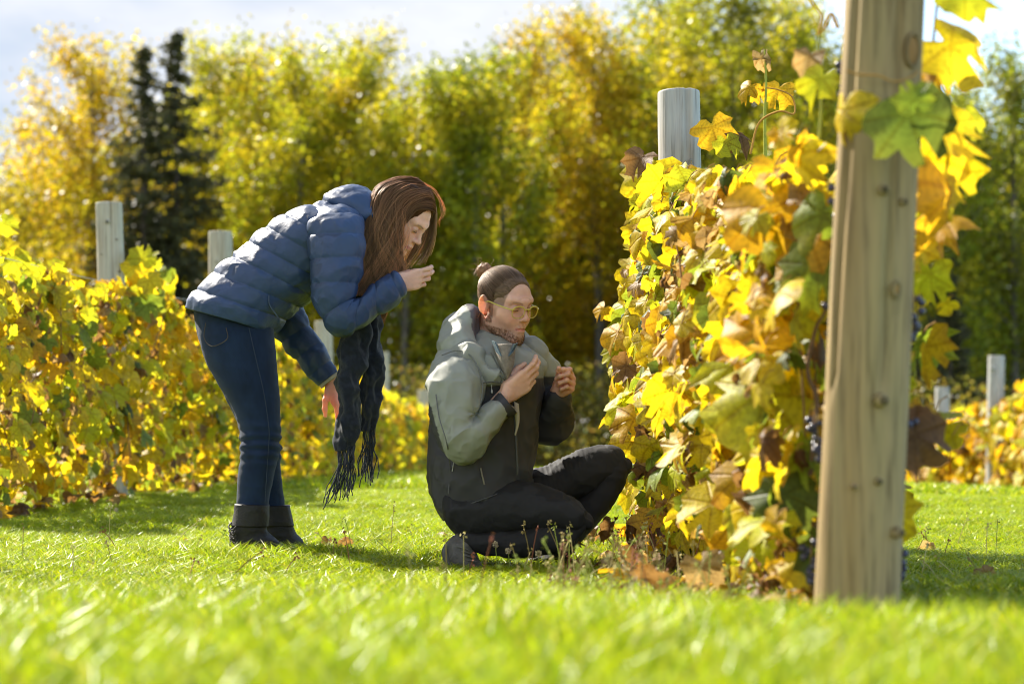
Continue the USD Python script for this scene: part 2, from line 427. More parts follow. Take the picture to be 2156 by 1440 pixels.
def spruce(px, top, depth, width, label, seed, n_whorl=38, col=(0.085, 0.085, 0.034), lowest=0.03):
    r = np.random.default_rng(seed)
    x = (px - 1078) / FP * depth
    z0 = float(ground_z(x, depth)) - 0.1
    H = CAM_Z + (900 - top) / FP * depth - z0
    base = np.array([x, depth, z0])
    t = thing("spruce_tree", label, "tree", base)
    hs = np.linspace(0, 1, 8)
    put("trunk", Bag().add(*tube(base + np.column_stack([0 * hs, 0 * hs, hs * H]), 0.012 * H * (1 - hs) + 0.012, 8), (0.09, 0.07, 0.055)), M_BARK, t)
    bag, limbs = Bag(), Bag()
    for i in range(n_whorl):
        u = lowest + (1 - lowest) * ((i + 0.5) / n_whorl) ** 0.95
        for b in range(r.integers(4, 7)):
            L = max(0.1, width * 0.5 * (1.02 - u) ** 0.8 * (0.45 + 0.85 * r.random()))
            a = r.random() * 2 * np.pi
            out = np.array([np.cos(a), np.sin(a), 0])
            s = np.linspace(0, 1, 6)[:, None]
            q = base + [0, 0, u * H + 0.1 * r.normal()] + out * L * s + np.array([0, 0, 1.0]) * (-0.30 * L * s + 0.26 * L * s**2.4)
            limbs.add(*tube(q, np.linspace(0.018, 0.004, 6), 4, False), (0.07, 0.055, 0.04))
            m = int(18 + 60 * L)
            w = r.random(m) ** 0.8
            c = np.stack([np.interp(w, s[:, 0], q[:, k_]) for k_ in range(3)], 1) + r.normal(size=(m, 3)) * 0.05
            side = np.array([-out[1], out[0], 0])
            off = r.normal(size=m) * 0.17 * L * (1.05 - w * 0.7)
            c = c + side * off[:, None] + np.array([0, 0, -1.0]) * (np.abs(r.normal(size=m)) * 0.06 * (0.5 + L))[:, None] + out * (np.abs(off) * 0.5)[:, None]
            cc = np.array(col) * (0.6 + 0.9 * r.random((m, 1)))
            bag.add(*rhombs(c, 0.085 + 0.07 * r.random(m), r, cc, axis=out * 0.8 + np.array([0, 0, -0.25]) + side * np.sign(off)[:, None] * 0.5))
    put("limbs", limbs, M_BARK, t, kind="stuff")
    put("crown", bag, M_NEEDLE, t, smooth=False)


A, B_, C, D = [YELLOW, GOLD, YELLOW, ORANGE], [LIME, YELLOW, LIME, GOLD], [GREEN, LIME, YELLOW, LIME], [OLIVE, LIME, GREEN, YELLOW]
TREES = [  # px, top, depth, width, palette, label, density
    (205, 72, 47, 2.1, [GOLD, YELLOW, ORANGE, GOLD], "airy golden tree with forked trunk behind the leftmost thick wooden post", 0.62),
    (20, 385, 44, 2.3, A, "low bushy yellow tree at the far left edge", 0.9),
    (110, 395, 50, 2.6, A, "low yellow bush-like tree under the airy golden tree", 0.9),
    (445, 92, 50, 2.0, B_, "yellow-green tree just right of the two dark spruces", 0.9),
    (535, 98, 52, 1.9, [YELLOW, LIME, GOLD, YELLOW], "yellow tree above the woman's lower back", 0.9),
    (630, 112, 47, 2.0, B_, "yellow and lime tree above the woman's shoulders", 1.0),
    (715, 105, 49, 1.8, [LIME, YELLOW, LIME, LIME], "lime tree above the blue jacket's hood", 1.0),
    (775, 78, 51, 1.9, [LIME, YELLOW, YELLOW, LIME], "pointed yellow-green tree, tallest straight above the woman's head", 1.0),
    (845, 150, 46, 1.7, C, "shorter green tree at the dip of the treeline right of the woman's head", 1.0),
    (930, 150, 48, 1.6, C, "slim lime tree above the gap between the two people", 1.0),
    (995, 118, 46, 1.6, [GREEN, LIME, YELLOW, LIME], "upright green poplar above the man's hair bun", 1.05),
    (1060, 95, 49, 1.6, C, "upright lime poplar above the man's forehead", 1.05),
    (1130, 38, 52, 1.9, [GOLD, YELLOW, GOLD, ORANGE], "golden-orange crown left of the green spire in the treeline", 0.95),
    (1190, 2, 58, 1.3, [GREEN, OLIVE, GREEN, LIME], "narrow green spire standing between two golden crowns", 0.9),
    (1262, 32, 50, 2.0, [GOLD, ORANGE, YELLOW, GOLD], "golden-orange crown right of the green spire", 0.95),
    (1365, -45, 56, 2.1, [GREEN, LIME, GREEN, LIME], "tall green tree right above the grey post inside the vines", 0.9),
    (1450, -25, 49, 1.9, B_, "tall yellow tree right of the grey vine post's top", 1.0),
    (1545, -60, 47, 2.0, [LIME, OLIVE, LIME, YELLOW], "tall olive and lime tree left of the vine tendrils", 1.0),
    (1625, -30, 51, 1.9, C, "tall lime tree behind the curling vine tendrils", 1.0),
    (1715, 5, 45, 1.7, B_, "yellow tree peeping out left of the big near post", 1.0),
    (1800, 60, 50, 1.8, C, "green tree hidden behind the big near post", 0.8),
    (1880, 190, 52, 1.9, D, "dark olive tree just right of the big near post", 1.0),
    (1985, 250, 47, 2.0, D, "dark olive tree behind the leaves right of the big post", 1.15),
    (2070, 190, 55, 1.9, D, "grey-green tree under the patch of blue sky", 1.0),
    (2135, 112, 49, 1.9, [OLIVE, OLIVE, GREEN, OLIVE], "grey-green tree at the right edge of the view", 1.0),
]
for i, (px, top, dp, w, pal, lab, den) in enumerate(TREES):
    leafy_tree(px, top, dp, w * 1.5, pal, lab, 100 + i, den, low=0.30 if i == 0 else 0.06, limb_up=0.9 if i == 0 else 1.25, leaf=0.115)
spruce(302, 100, 43, 3.7, "dark spruce with a slim top, left one of the pair", 31)
spruce(372, 62, 44, 4.2, "dark spruce with ragged right side, taller one of the pair", 32)
spruce(2000, 560, 42, 2.6, "low dark spruce in the shade right of the big post", 33, 24)

# the wood behind, and low scrub along its edge: masses of leaves that nobody could count
r = np.random.default_rng(77)
wood, scrub = Bag(), Bag()
for i in range(210):
    y = 55 + 14 * r.random(); x = (r.random() - 0.5) * 0.62 * y
    px = x / y * FP + 1078
    top = np.interp(px, [0, 250, 420, 560, 760, 870, 960, 1130, 1250, 1400, 1700, 1900, 2000, 2156], [470, 330, 190, 190, 190, 250, 240, 170, 150, 110, 120, 330, 330, 290]) + 60 * (r.random() - 0.3)
    z0 = -0.6; H = CAM_Z + (900 - top) / FP * y - z0
    wood.add(*tube(np.array([[x, y, z0], [x + 0.1, y, z0 + H * 0.5], [x + 0.2 * r.normal(), y, z0 + H * 0.95]]), [0.09, 0.06, 0.015], 6), np.array([0.10, 0.085, 0.07]) * (0.7 + 0.6 * r.random()))
    n = int(150 * H)
    c = np.column_stack([x + r.normal(size=n) * 0.62, y + r.normal(size=n) * 0.62, z0 + H * (0.12 + 0.88 * r.random(n) ** 0.85)])
    pal = np.array([OLIVE, GREEN, LIME, YELLOW, GOLD])
    col = pal[r.choice(5, n, p=[0.25, 0.15, 0.22, 0.26, 0.12])] * (0.65 + 0.5 * r.random((n, 1)))
    wood.add(*rhombs(c, 0.14 + 0.08 * r.random(n), r, col))
put("far_wood", wood, M_TREE, smooth=False, label="deep autumn wood of mixed green and yellow behind the front trees", category="wood", kind="stuff")
for i in range(190):
    y = 38 + 6 * r.random(); x = (r.random() - 0.5) * 0.62 * y
    h = 0.8 + 1.5 * r.random()
    n = int(260 * h)
    z0 = float(ground_z(x, y))
    c = np.column_stack([x + r.normal(size=n) * 0.4, y + r.normal(size=n) * 0.4, z0 + h * r.random(n) ** 1.2])
    pal = np.array([[0.20, 0.17, 0.04], [0.22, 0.22, 0.03], [0.44, 0.34, 0.03], [0.16, 0.17, 0.03], [0.30, 0.18, 0.05]])
    scrub.add(*rhombs(c, 0.08 + 0.05 * r.random(n), r, pal[r.choice(5, n, p=[0.3, 0.25, 0.15, 0.2, 0.1])] * (0.6 + 0.6 * r.random((n, 1)))))
put("scrub", scrub, M_TREE, smooth=False, label="low brownish scrub and saplings along the foot of the wood", category="undergrowth", kind="stuff")
# ------------------------------------------------------------------ wooden posts
M_WOOD = look("weathered_wood_look", {
    "c": ("attribute", {"attribute": "col"}), "co": ("texture_coordinate", {}),
    "mp": ("mapping", {"mapping_type": "point", "scale": (1, 1, 0.045)}), "n": ("noise_texture", {"scale": 75.0, "detail": 6.0, "roughness": 0.62}),
    "mp2": ("mapping", {"mapping_type": "point", "scale": (1, 1, 0.12)}), "n2": ("noise_texture", {"scale": 13.0, "detail": 4.0}),
    "r": ("rgb_ramp", {"ramp": [(0.30, (0.42, 0.39, 0.35)), (0.48, (0.95, 0.95, 0.95)), (0.7, (1.18, 1.16, 1.12))]}),
    "r2": ("rgb_ramp", {"ramp": [(0.3, (0.86, 0.78, 0.66)), (0.5, (1.0, 1.0, 1.0)), (0.68, (0.96, 1.03, 1.0))]}),
    "m": ("mix", {"mix_type": "multiply", "fac": 1.0}), "m2": ("mix", {"mix_type": "multiply", "fac": 1.0}),
    "b": ("bump", {"strength": 0.6, "distance": 0.004}), "p": ("principled_bsdf", {"roughness": 0.82, "specular_ior_level": 0.25})},
    [("co.object", "mp.vector"), ("mp.vector", "n.vector"), ("co.object", "mp2.vector"), ("mp2.vector", "n2.vector"), ("n.fac", "r.fac"), ("n2.fac", "r2.fac"),
     ("c.color", "m.color1"), ("r.color", "m.color2"), ("m.color", "m2.color1"), ("r2.color", "m2.color2"), ("m2.color", "p.base_color"), ("n.fac", "b.height"), ("b.normal", "p.normal")], "p.BSDF")
M_METAL = look("galvanised_look", {"p": ("principled_bsdf", {"base_color": (0.45, 0.45, 0.44), "metallic": 0.9, "roughness": 0.45})}, [], "p.BSDF")


def post(label, foot, head, r0, r1, col, seed, knots=(), cracks=0, group=None, bury=0.15):
    """A round timber post from foot to head with drying cracks, knots and a sawn top."""
    foot, head = np.array(foot, float), np.array(head, float)
    t = thing("wooden_post", label, "post", foot, group)
    r = np.random.default_rng(seed)
    ax = head - foot; L = np.linalg.norm(ax); ax /= L
    ex = np.array([1.0, 0, 0]) - ax * ax[0]; ex /= np.linalg.norm(ex); ey = np.cross(ax, ex)
    na, nh = 56, 44
    th = np.linspace(0, 2 * np.pi, na, endpoint=False)
    hs = np.concatenate([np.linspace(-bury, L - 0.008, nh), [L - 0.002, L]])
    rad = np.interp(hs, [0, L], [r0, r1]); rad[-1] -= 0.006; rad[-2] -= 0.0015
    grid = rad[:, None] * (1 + 0.03 * np.sin(th * 2 + 1.3 + hs[:, None] * 0.8) + 0.018 * np.sin(th * 5 + hs[:, None] * 1.1 + seed))
    grid += 0.004 * (meshkit.fbm(np.stack([np.cos(th)[None] * 2 + 0 * hs[:, None], np.sin(th)[None] * 2 + 0 * hs[:, None], hs[:, None] * 3 + 0 * th[None]], -1), 3, seed) - 0.5)
    for q in range(cracks):
        c0 = r.random() * 2 * np.pi if q else 4.95
        lo, hi = L * (0.3 + 0.4 * r.random()), L * 1.1
        wv = 0.05 * np.sin(hs * 5 + q)
        dd = np.abs((th[None] - c0 - wv[:, None] + np.pi) % (2 * np.pi) - np.pi)
        grid -= 0.012 * np.clip(1 - dd / 0.10, 0, 1) * ((hs > lo) & (hs < hi))[:, None]
    P = foot + ax * hs[:, None, None] + grid[..., None] * (np.cos(th)[None, :, None] * ex + np.sin(th)[None, :, None] * ey)
    v = P.reshape(-1, 3)
    m = len(hs)
    i, j = np.meshgrid(np.arange(m - 1), np.arange(na), indexing="ij")
    a, b = (i * na + j).ravel(), (i * na + (j + 1) % na).ravel()
    f = np.vstack([np.stack([a, b, b + na], 1), np.stack([a, b + na, a + na], 1)])
    v = np.vstack([v, head]); k = np.arange(na); o = (m - 1) * na
    f = np.vstack([f, np.stack([o + k, o + (k + 1) % na, np.full(na, len(v) - 1)], 1)])
    put("shaft", (v, f), M_WOOD, t, smooth=50, col=None) if False else None
    bag = Bag().add(v, f, col)
    put("shaft", bag, M_WOOD, t, smooth=True)
    for (kz, ka, kr, stick) in knots:
        c = foot + ax * kz + np.interp(kz, [0, L], [r0, r1]) * (math.cos(ka) * ex + math.sin(ka) * ey)
        n = math.cos(ka) * ex + math.sin(ka) * ey
        kb = Bag()
        if stick > 0:
            kb.add(*tube([c - n * 0.012, c + n * stick * 0.7, c + n * stick], [kr * 1.3, kr, kr * 0.85], 12), np.array(col) * 1.05)
            kb.add(*ball(c + n * stick, kr * 0.7, 1), np.array(col) * 0.35)
        else:
            s1 = np.cross(ax, n)
            ring = np.linspace(0, 2 * np.pi, 20)
            pts = c + n * 0.002 + (np.cos(ring)[:, None] * s1 * kr + np.sin(ring)[:, None] * ax * kr * 1.7)
            kb.add(*tube(pts, 0.004, 6, False), np.array(col) * 0.75)
            u, ff = ball((0, 0, 0), 1.0, 2)
            kb.add(c + u[:, :1] * s1 * kr * 0.9 + u[:, 1:2] * ax * kr * 1.5 + u[:, 2:] * n * 0.005, ff, np.array(col) * np.array([1.1, 0.85, 0.6]))
        put("knot", kb, M_WOOD, t)
    return t


GREYWOOD, TANWOOD, GREENWOOD = (0.36, 0.355, 0.345), (0.38, 0.345, 0.275), (0.28, 0.205, 0.098)


def ang(u):    # place across the post, -1 (left edge) .. 1 (right edge), on the side towards the camera -> angle
    return -math.pi / 2 + math.asin(u)


foot, head = at(1803, 1275, 3.85), at(1869, -130, 3.80)
big = post("big thick tan post with knots in the right foreground", foot, head, 0.080, 0.072, GREENWOOD, 3,
     knots=[(0.400, ang(0.18), 0.013, 0.018), (0.795, ang(0.02), 0.010, 0.010), (0.775, ang(0.55), 0.008, 0.006), (1.06, ang(0.62), 0.018, 0.0), (0.235, ang(-0.35), 0.006, 0.006), (0.247, ang(0.22), 0.008, 0.007), (0.150, ang(0.72), 0.011, 0.014), (0.61, ang(0.45), 0.008, 0.0)], cracks=3)
post("grey cracked post standing inside the right vine row", np.append(at(1440, 0, 7.14)[:2], 0.0), at(1429, 192, 7.14), 0.078, 0.0735, GREYWOOD, 5,
     knots=[(1.38, ang(0.45), 0.006, 0.0), (1.26, ang(-0.62), 0.006, 0.014), (1.08, ang(-0.75), 0.006, 0.01)], cracks=3)
post("thick grey post rising out of the left vines, leftmost of all posts", np.append(at(248, 0, 11.3)[:2], 0.0), at(229, 427, 11.3), 0.080, 0.074, TANWOOD, 6,
     knots=[(1.60, ang(0.05), 0.014, 0.004), (1.50, ang(0.65), 0.009, 0.004), (1.32, ang(0.75), 0.012, 0.004), (1.42, ang(-0.5), 0.005, 0.003)], cracks=1)
post("pale post right behind the woman's hip", np.append(at(468, 0, 14.0)[:2], 0.0), at(464, 488, 14.0), 0.086, 0.082, TANWOOD, 7, knots=[(1.60, ang(-0.2), 0.009, 0.006), (1.52, ang(0.85), 0.009, 0.006)], cracks=1)
post("pale blurred post between the woman's belly and hanging arm", np.append(at(688, 0, 20.0)[:2], -0.1), at(681, 676, 20.0), 0.088, 0.084, TANWOOD, 8)
post("short pale blurred post just right of the woman's scarf", np.append(at(810, 0, 26.0)[:2], -0.2), at(809, 741, 26.0), 0.065, 0.062, TANWOOD, 9, knots=[(1.1, ang(0.4), 0.012, 0.01)])
post("short pale blurred post touching the man's back", np.append(at(893, 0, 30.0)[:2], -0.25), at(893, 821, 30.0), 0.092, 0.088, TANWOOD, 10)
post("distant grey post just right of the big near post", np.append(at(1984, 0, 25.0)[:2], -0.25), at(1984, 815, 25.0), 0.088, 0.084, GREYWOOD, 12)
post("distant grey post with a bolt near the right edge", np.append(at(2093, 0, 22.4)[:2], -0.2), at(2098, 749, 22.4), 0.092, 0.088, GREYWOOD, 13, knots=[(1.3, ang(-0.6), 0.02, 0.03)])

# ------------------------------------------------------------------ grapevine leaves
TH = np.radians([0, 12, 24, 33, 44, 56, 68, 80, 92, 106, 122, 142, 160, 172])
RA = np.array([1.0, 0.84, 0.86, 0.76, 0.80, 0.92, 0.78, 0.72, 0.74, 0.80, 0.66, 0.60, 0.46, 0.16])
_t = np.concatenate([TH, -TH[:0:-1]])
_r = np.concatenate([RA, RA[:0:-1]])
NL = len(_t)
OUT2 = np.column_stack([_r * np.sin(_t), _r * np.cos(_t)])
IN2 = OUT2[::2] * 0.52
NI = len(IN2)
LEAF2 = np.vstack([[[0, 0.02]], IN2, OUT2])
_f = []
for i in range(NI):
    j = (i + 1) % NI
    _f.append([0, 1 + j, 1 + i])
    o0, o1, o2 = 1 + NI + 2 * i, 1 + NI + (2 * i + 1) % NL, 1 + NI + (2 * i + 2) % NL
    if 2 * i + 1 < NL:
        _f += [[1 + i, o1, o0], [1 + i, 1 + j, o1]]
        if o2 != o1 and j:
            _f.append([1 + j, o2, o1])
LEAF_F = np.array(_f)
LEAF_LC = np.column_stack([LEAF2, np.zeros(len(LEAF2))])

LEAF_TONES = {
    "yellow": ([0.72, 0.58, 0.018], [0.66, 0.50, 0.015]), "golden": ([0.72, 0.46, 0.018], [0.60, 0.33, 0.02]), "lime": ([0.52, 0.56, 0.025], [0.58, 0.52, 0.02]),
    "green": ([0.20, 0.29, 0.03], [0.30, 0.33, 0.03]), "dark": ([0.085, 0.13, 0.022], [0.13, 0.15, 0.025]), "brown": ([0.20, 0.11, 0.045], [0.27, 0.15, 0.06]), "tan": ([0.42, 0.29, 0.14], [0.36, 0.22, 0.10])}


def vine_leaf(r, size, tone, dry):
    """One lobed grape leaf about its stalk's end: tip along +y, upper side +z; dry ones roll up and crumple."""
    p = LEAF2 * (1 + 0.10 * r.normal(size=(len(LEAF2), 1)) * (np.linalg.norm(LEAF2, axis=1, keepdims=True) > 0.3))
    p = p * [0.9 + 0.25 * r.random(), 1.0]
    x, y = p[:, 0], p[:, 1]
    rr = np.hypot(x, y)
    z = -(0.10 + 0.30 * r.random()) * rr**2 + (0.15 * r.normal()) * np.abs(x) + 0.10 * np.sin(x * (4 + 2 * r.random()) + r.random() * 6) * rr + 0.07 * np.cos(np.arctan2(x, y) * 5) * rr
    v = np.column_stack([x, y, z])
    if dry > 0:
        kx = dry * (1.5 + 2.2 * r.random())
        a = v[:, 0] * kx
        v = np.column_stack([np.sin(a) / kx, v[:, 1], v[:, 2] + (1 - np.cos(a)) / kx * (-1 if r.random() < 0.5 else 1)])
        ky = dry * (0.5 + 1.9 * r.random())
        a = v[:, 1] * ky
        zz = v[:, 2]
        v = np.column_stack([v[:, 0], (1 / ky - 0.0) * np.sin(a) * 1.0, zz - (1 - np.cos(a)) / ky])
        v += r.normal(size=v.shape) * 0.05 * dry
    c0, c1 = (np.array(c) for c in LEAF_TONES[tone])
    w = np.clip(rr, 0, 1)[:, None]
    col = c0 * (1 - w**2) + c1 * w**2
    col = col * (0.85 + 0.3 * r.random())
    if tone in ("yellow", "golden", "lime") and r.random() < 0.45:            # browned margin
        e = np.clip((rr - 0.72) * 3.0, 0, 1)[:, None] * (r.random((len(v), 1)) < 0.55)
        col = col * (1 - e * 0.8) + np.array([0.24, 0.12, 0.04]) * e * 0.8
    return v * size, col


def turn_leaf(v, r, toward, droop):
    """Turns a leaf so that its upper side looks roughly along toward and its tip hangs down."""
    n = np.asarray(toward, float) + r.normal(size=3) * 0.55
    n /= np.linalg.norm(n)
    d = np.array([0, 0, -1.0]) * droop + r.normal(size=3) * 0.55
    d -= n * (d @ n)
    d /= max(np.linalg.norm(d), 1e-6)
    return v[:, :1] * np.cross(d, n) + v[:, 1:2] * d + v[:, 2:] * n


def grape_bunch(parent, top, n, r, rad=0.0075):
    g = UsdGeom.Xform.Define(stage, numbered(str(parent.GetPath()) + "/grape_bunch")).GetPrim()
    put("bunch_stem", tube([top, top - [0, 0, 0.04], top - [0.003, 0, 0.09]], [0.0022, 0.0016, 0.001], 5), M_STEM, g, col=(0.25, 0.17, 0.06))
    for i in range(n):
        u = i / n
        a = r.random() * 6.28
        w = 0.022 * (1 - 0.75 * u) * (0.4 + 0.7 * r.random())
        put("grape", ball(top + np.array([w * math.cos(a), w * math.sin(a), -0.012 - 0.085 * u]), rad * (0.85 + 0.3 * r.random()), 2), M_GRAPE, g)


M_GRAPE = look("grape_look", {"g": ("geometry", {}), "n": ("noise_texture", {"scale": 120.0, "detail": 2.0}), "r": ("rgb_ramp", {"ramp": [(0.3, (0.012, 0.010, 0.022)), (0.7, (0.05, 0.05, 0.085))]}),
    "p": ("principled_bsdf", {"roughness": 0.28, "specular_ior_level": 0.6})}, [("g.position", "n.vector"), ("n.fac", "r.fac"), ("r.color", "p.base_color")], "p.BSDF")


def vine(label, seed, y0, y1, center, half, top, face, count, mix, size, individual=300, bunches=(), group=None, extra=(), stems=9, keep=None):
    """One grapevine of a trained row between y0 and y1: trunk, canes, the leaves that show largest one by one and the rest as one mass."""
    r = np.random.default_rng(seed)
    ym = (y0 + y1) / 2
    xc = float(center(ym))
    gz = float(ground_z(xc, ym))
    t = thing("grapevine", label, "grapevine", (xc, ym, gz), group)
    tr = bezier([[xc, ym, gz - 0.05], [xc + 0.03, ym + 0.04, gz + 0.3], [xc - 0.02, ym - 0.02, gz + 0.6], [xc, ym + 0.05, gz + 0.85]], 14)
    put("trunk", Bag().add(*tube(tr, np.linspace(0.022, 0.013, 14), 8), (0.13, 0.09, 0.06)), M_BARK, t)
    for s in range(stems):
        ya = y0 + (y1 - y0) * (s + r.random()) / stems
        xs = float(center(ya)) + face * half * (0.2 + 0.75 * r.random())
        z1 = float(top(ya)) * (0.75 + 0.2 * r.random())
        zb = gz + 0.08 + 0.3 * r.random()
        line = bezier([[xc, ym + (ya - ym) * 0.3, gz + 0.75], [xs, ya, (zb + z1) / 2 + 0.15 * r.normal()], [xs + 0.06 * r.normal(), ya + 0.12 * r.normal(), z1 if s % 2 else zb]], 12)
        put("cane", Bag().add(*tube(line, np.linspace(0.0045, 0.002, 12), 6), np.array([0.20, 0.11, 0.05]) * (0.7 + 0.5 * r.random())), M_STEM, t)
    items = []
    names, pr = zip(*mix)
    pr = np.array(pr) / sum(pr)
    stalks = Bag()
    for i in range(count):
        y = y0 - 0.08 + (y1 - y0 + 0.16) * r.random()
        side = r.random()
        off = face * half * (1.0 - 1.5 * side**1.6) if side < 0.92 else -face * half * r.random()
        zt = float(top(y))
        h = r.random() ** 0.85
        gy_ = float(ground_z(center(y), y)); z = gy_ + 0.05 + (zt - gy_ - 0.05) * h
        bulge = 0.80 + 0.35 * math.sin(math.pi * min(1, max(0, h))) + 0.28 * (meshkit.noise(np.array([y * 2.2, z * 2.2, seed * 0.0 + 3.1])) - 0.5)
        c = np.array([float(center(y)) + off * bulge, y, z])
        if keep is not None and not keep(c):
            continue
        p = pr.copy()
        low = np.clip(0.55 - h, 0, 0.55)
        for q, nme in enumerate(names):
            if nme in ("brown", "tan"):
                p[q] *= 1 + 3.2 * low
        tone = names[r.choice(len(names), p=p / p.sum())]
        dry = {"brown": 0.75 + 0.5 * r.random(), "tan": 0.6 + 0.5 * r.random()}.get(tone, 0.25 * r.random() if r.random() < 0.6 else 0.55)
        s = size * (0.42 + 0.85 * r.random() ** 1.4) * (0.68 if tone in ("brown", "tan") else 1.0)
        v, col = vine_leaf(r, s, tone, dry)
        v = turn_leaf(v, r, np.array([face * 0.9, -0.35, 0.45]), 1.1) + c
        items.append((off * face, v, col))
        e = c + np.array([-face * 0.5, 0.3 * r.normal(), 0.6]) * s * 0.7
        stalks.add(*tube([c, (c + e) / 2 + [0, 0, 0.01], e], 0.0016, 4, False), (0.30, 0.17, 0.05))
    for (c, s, tone, n, d, dry) in extra:
        v, col = vine_leaf(r, s, tone, dry)
        n = np.array(n, float); n /= np.linalg.norm(n)
        d = np.array(d, float); d -= n * (d @ n); d /= np.linalg.norm(d)
        v = v[:, :1] * np.cross(d, n) + v[:, 1:2] * d + v[:, 2:] * n + np.array(c)
        items.append((99, v, col))
    items.sort(key=lambda x: -x[0])
    for _, v, col in items[:individual]:
        put("leaf", (v, LEAF_F, col), M_VINE, t, local=LEAF_LC)
    rest = Bag()
    for _, v, col in items[individual:]:
        rest.add(v, LEAF_F, col)
    if rest.n:
        put("inner_leaves", rest, M_VINE, t, kind="stuff", local=np.tile(LEAF_LC, (len(items) - individual, 1)))
    put("leaf_stalks", stalks, M_STEM, t, smooth=False, kind="stuff")
    for b in bunches:
        grape_bunch(t, np.array(b), 14, r)
    return t


MIX_R = [("yellow", 5.0), ("golden", 2.0), ("lime", 2.0), ("green", 1.1), ("dark", 0.6), ("brown", 1.5), ("tan", 0.9)]
MIX_L = [("yellow", 5.0), ("golden", 1.8), ("lime", 3.4), ("green", 1.2), ("dark", 0.35), ("brown", 1.1), ("tan", 0.9)]


def right_center(y):
    return 0.72 - 0.010 * (y - 4.0)


def right_half(y):
    return np.interp(y, [3.9, 4.6, 5.5, 7.4], [0.15, 0.25, 0.30, 0.31])


def right_top(y):
    return np.interp(y, [3.9, 4.6, 5.5, 7.1, 7.6], [0.98, 1.02, 1.10, 1.30, 1.15]) + 0.06 * math.sin(y * 5.1)


def clear_of_man(c):
    return not (c[1] < 6.95 and c[0] < 0.40) and not (c[1] < 4.05 and c[0] > 0.55)


def L3(px, py, d, s, tone, n, dirn, dry=0.05):
    return (at(px, py, d), s, tone, n, dirn, dry)


near_extra = [
    L3(2000, 95, 3.9, 0.105, "yellow", (0.25, -0.8, 0.45), (0.85, 0.1, -0.75)), L3(2030, -25, 3.9, 0.085, "lime", (0.2, -0.7, 0.6), (0.6, -0.3, -0.25)),
    L3(1912, 240, 3.62, 0.095, "dark", (-0.15, -0.95, 0.1), (0.35, 0, -0.9)), L3(1925, 215, 3.60, 0.05, "green", (-0.1, -0.9, 0.3), (-0.3, 0, 0.9)),
    L3(1985, 270, 3.95, 0.095, "yellow", (0.3, -0.7, 0.5), (0.9, 0, -0.45)), L3(1945, 330, 3.95, 0.115, "yellow", (0.25, -0.9, 0.2), (0.35, 0, -0.95)), L3(1990, 360, 4.0, 0.085, "yellow", (-0.1, -0.9, 0.2), (0.5, 0, -0.8)),
    L3(2040, 245, 4.05, 0.05, "lime", (0.3, -0.7, 0.4), (0.2, 0, -0.9)), L3(2000, 400, 3.95, 0.15, "golden", (0.93, -0.35, 0.1), (0.34, 0, -0.95), 0.35), L3(1930, 520, 4.0, 0.055, "yellow", (0.2, -0.9, 0.2), (0.1, 0, -0.9)),
    L3(1965, 160, 3.98, 0.06, "golden", (0.2, -0.8, 0.4), (0.4, 0, -0.8)), L3(1980, 120, 3.95, 0.06, "tan", (0.1, -0.8, 0.5), (-0.2, 0, -0.9), 0.6), L3(1945, 400, 4.0, 0.09, "lime", (0.1, -0.9, 0.3), (-0.1, 0, -0.9)),
    L3(1925, 915, 3.98, 0.095, "brown", (0.2, -0.9, 0.35), (0.75, 0, -0.5), 0.25), L3(1945, 885, 4.02, 0.05, "golden", (0.2, -0.9, 0.2), (0.2, 0, 0.9)),
    L3(1774, 235, 3.78, 0.085, "yellow", (-0.93, -0.36, 0.1), (-0.02, 0, -0.9)), L3(1660, 415, 4.25, 0.145, "yellow", (-0.35, -0.8, 0.4), (-0.5, 0, -0.85)), L3(1620, 440, 4.2, 0.12, "golden", (-0.3, -0.9, 0.25), (0.1, 0, -0.95)),
    L3(1735, 450, 4.05, 0.10, "green", (-0.5, -0.8, 0.2), (-0.3, 0, -0.9)), L3(1720, 560, 4.05, 0.11, "green", (-0.3, -0.9, 0.3), (0.1, 0, -0.95)), L3(1600, 700, 4.3, 0.13, "golden", (-0.35, -0.9, 0.2), (-0.2, 0, -0.9)),
    L3(1610, 830, 4.25, 0.15, "lime", (-0.2, -0.9, 0.35), (-0.15, 0, -0.9)), L3(1700, 940, 4.1, 0.10, "green", (-0.5, -0.8, 0.2), (0.1, 0, -0.9)), L3(1650, 1040, 4.1, 0.10, "dark", (-0.3, -0.8, 0.3), (0.2, 0, -0.9)),
    L3(1500, 1060, 4.7, 0.10, "yellow", (-0.2, -0.8, 0.5), (-0.8, 0, -0.5)), L3(1560, 1000, 4.5, 0.09, "golden", (-0.3, -0.8, 0.3), (0.1, 0, -0.9)), L3(1730, 165, 4.05, 0.06, "lime", (-0.3, -0.8, 0.4), (-0.3, 0, -0.8)), L3(1705, 120, 4.1, 0.055, "tan", (-0.3, -0.8, 0.4), (-0.1, 0, -0.9), 0.7),
    L3(1540, 1275, 4.1, 0.07, "lime", (-0.2, -0.9, 0.4), (-0.1, 0, -0.9)), L3(1480, 1190, 4.6, 0.08, "tan", (-0.2, -0.9, 0.4), (0.3, 0, -0.9), 0.6),
]
bunch_near = [at(1762, 385, 4.02), at(1752, 632, 4.0), at(1722, 872, 4.0), at(1708, 1128, 4.0), at(1946, 128, 4.0), at(1924, 618, 4.0), at(1908, 868, 4.0), at(1895, 1120, 4.0), at(1772, 128, 4.05)]
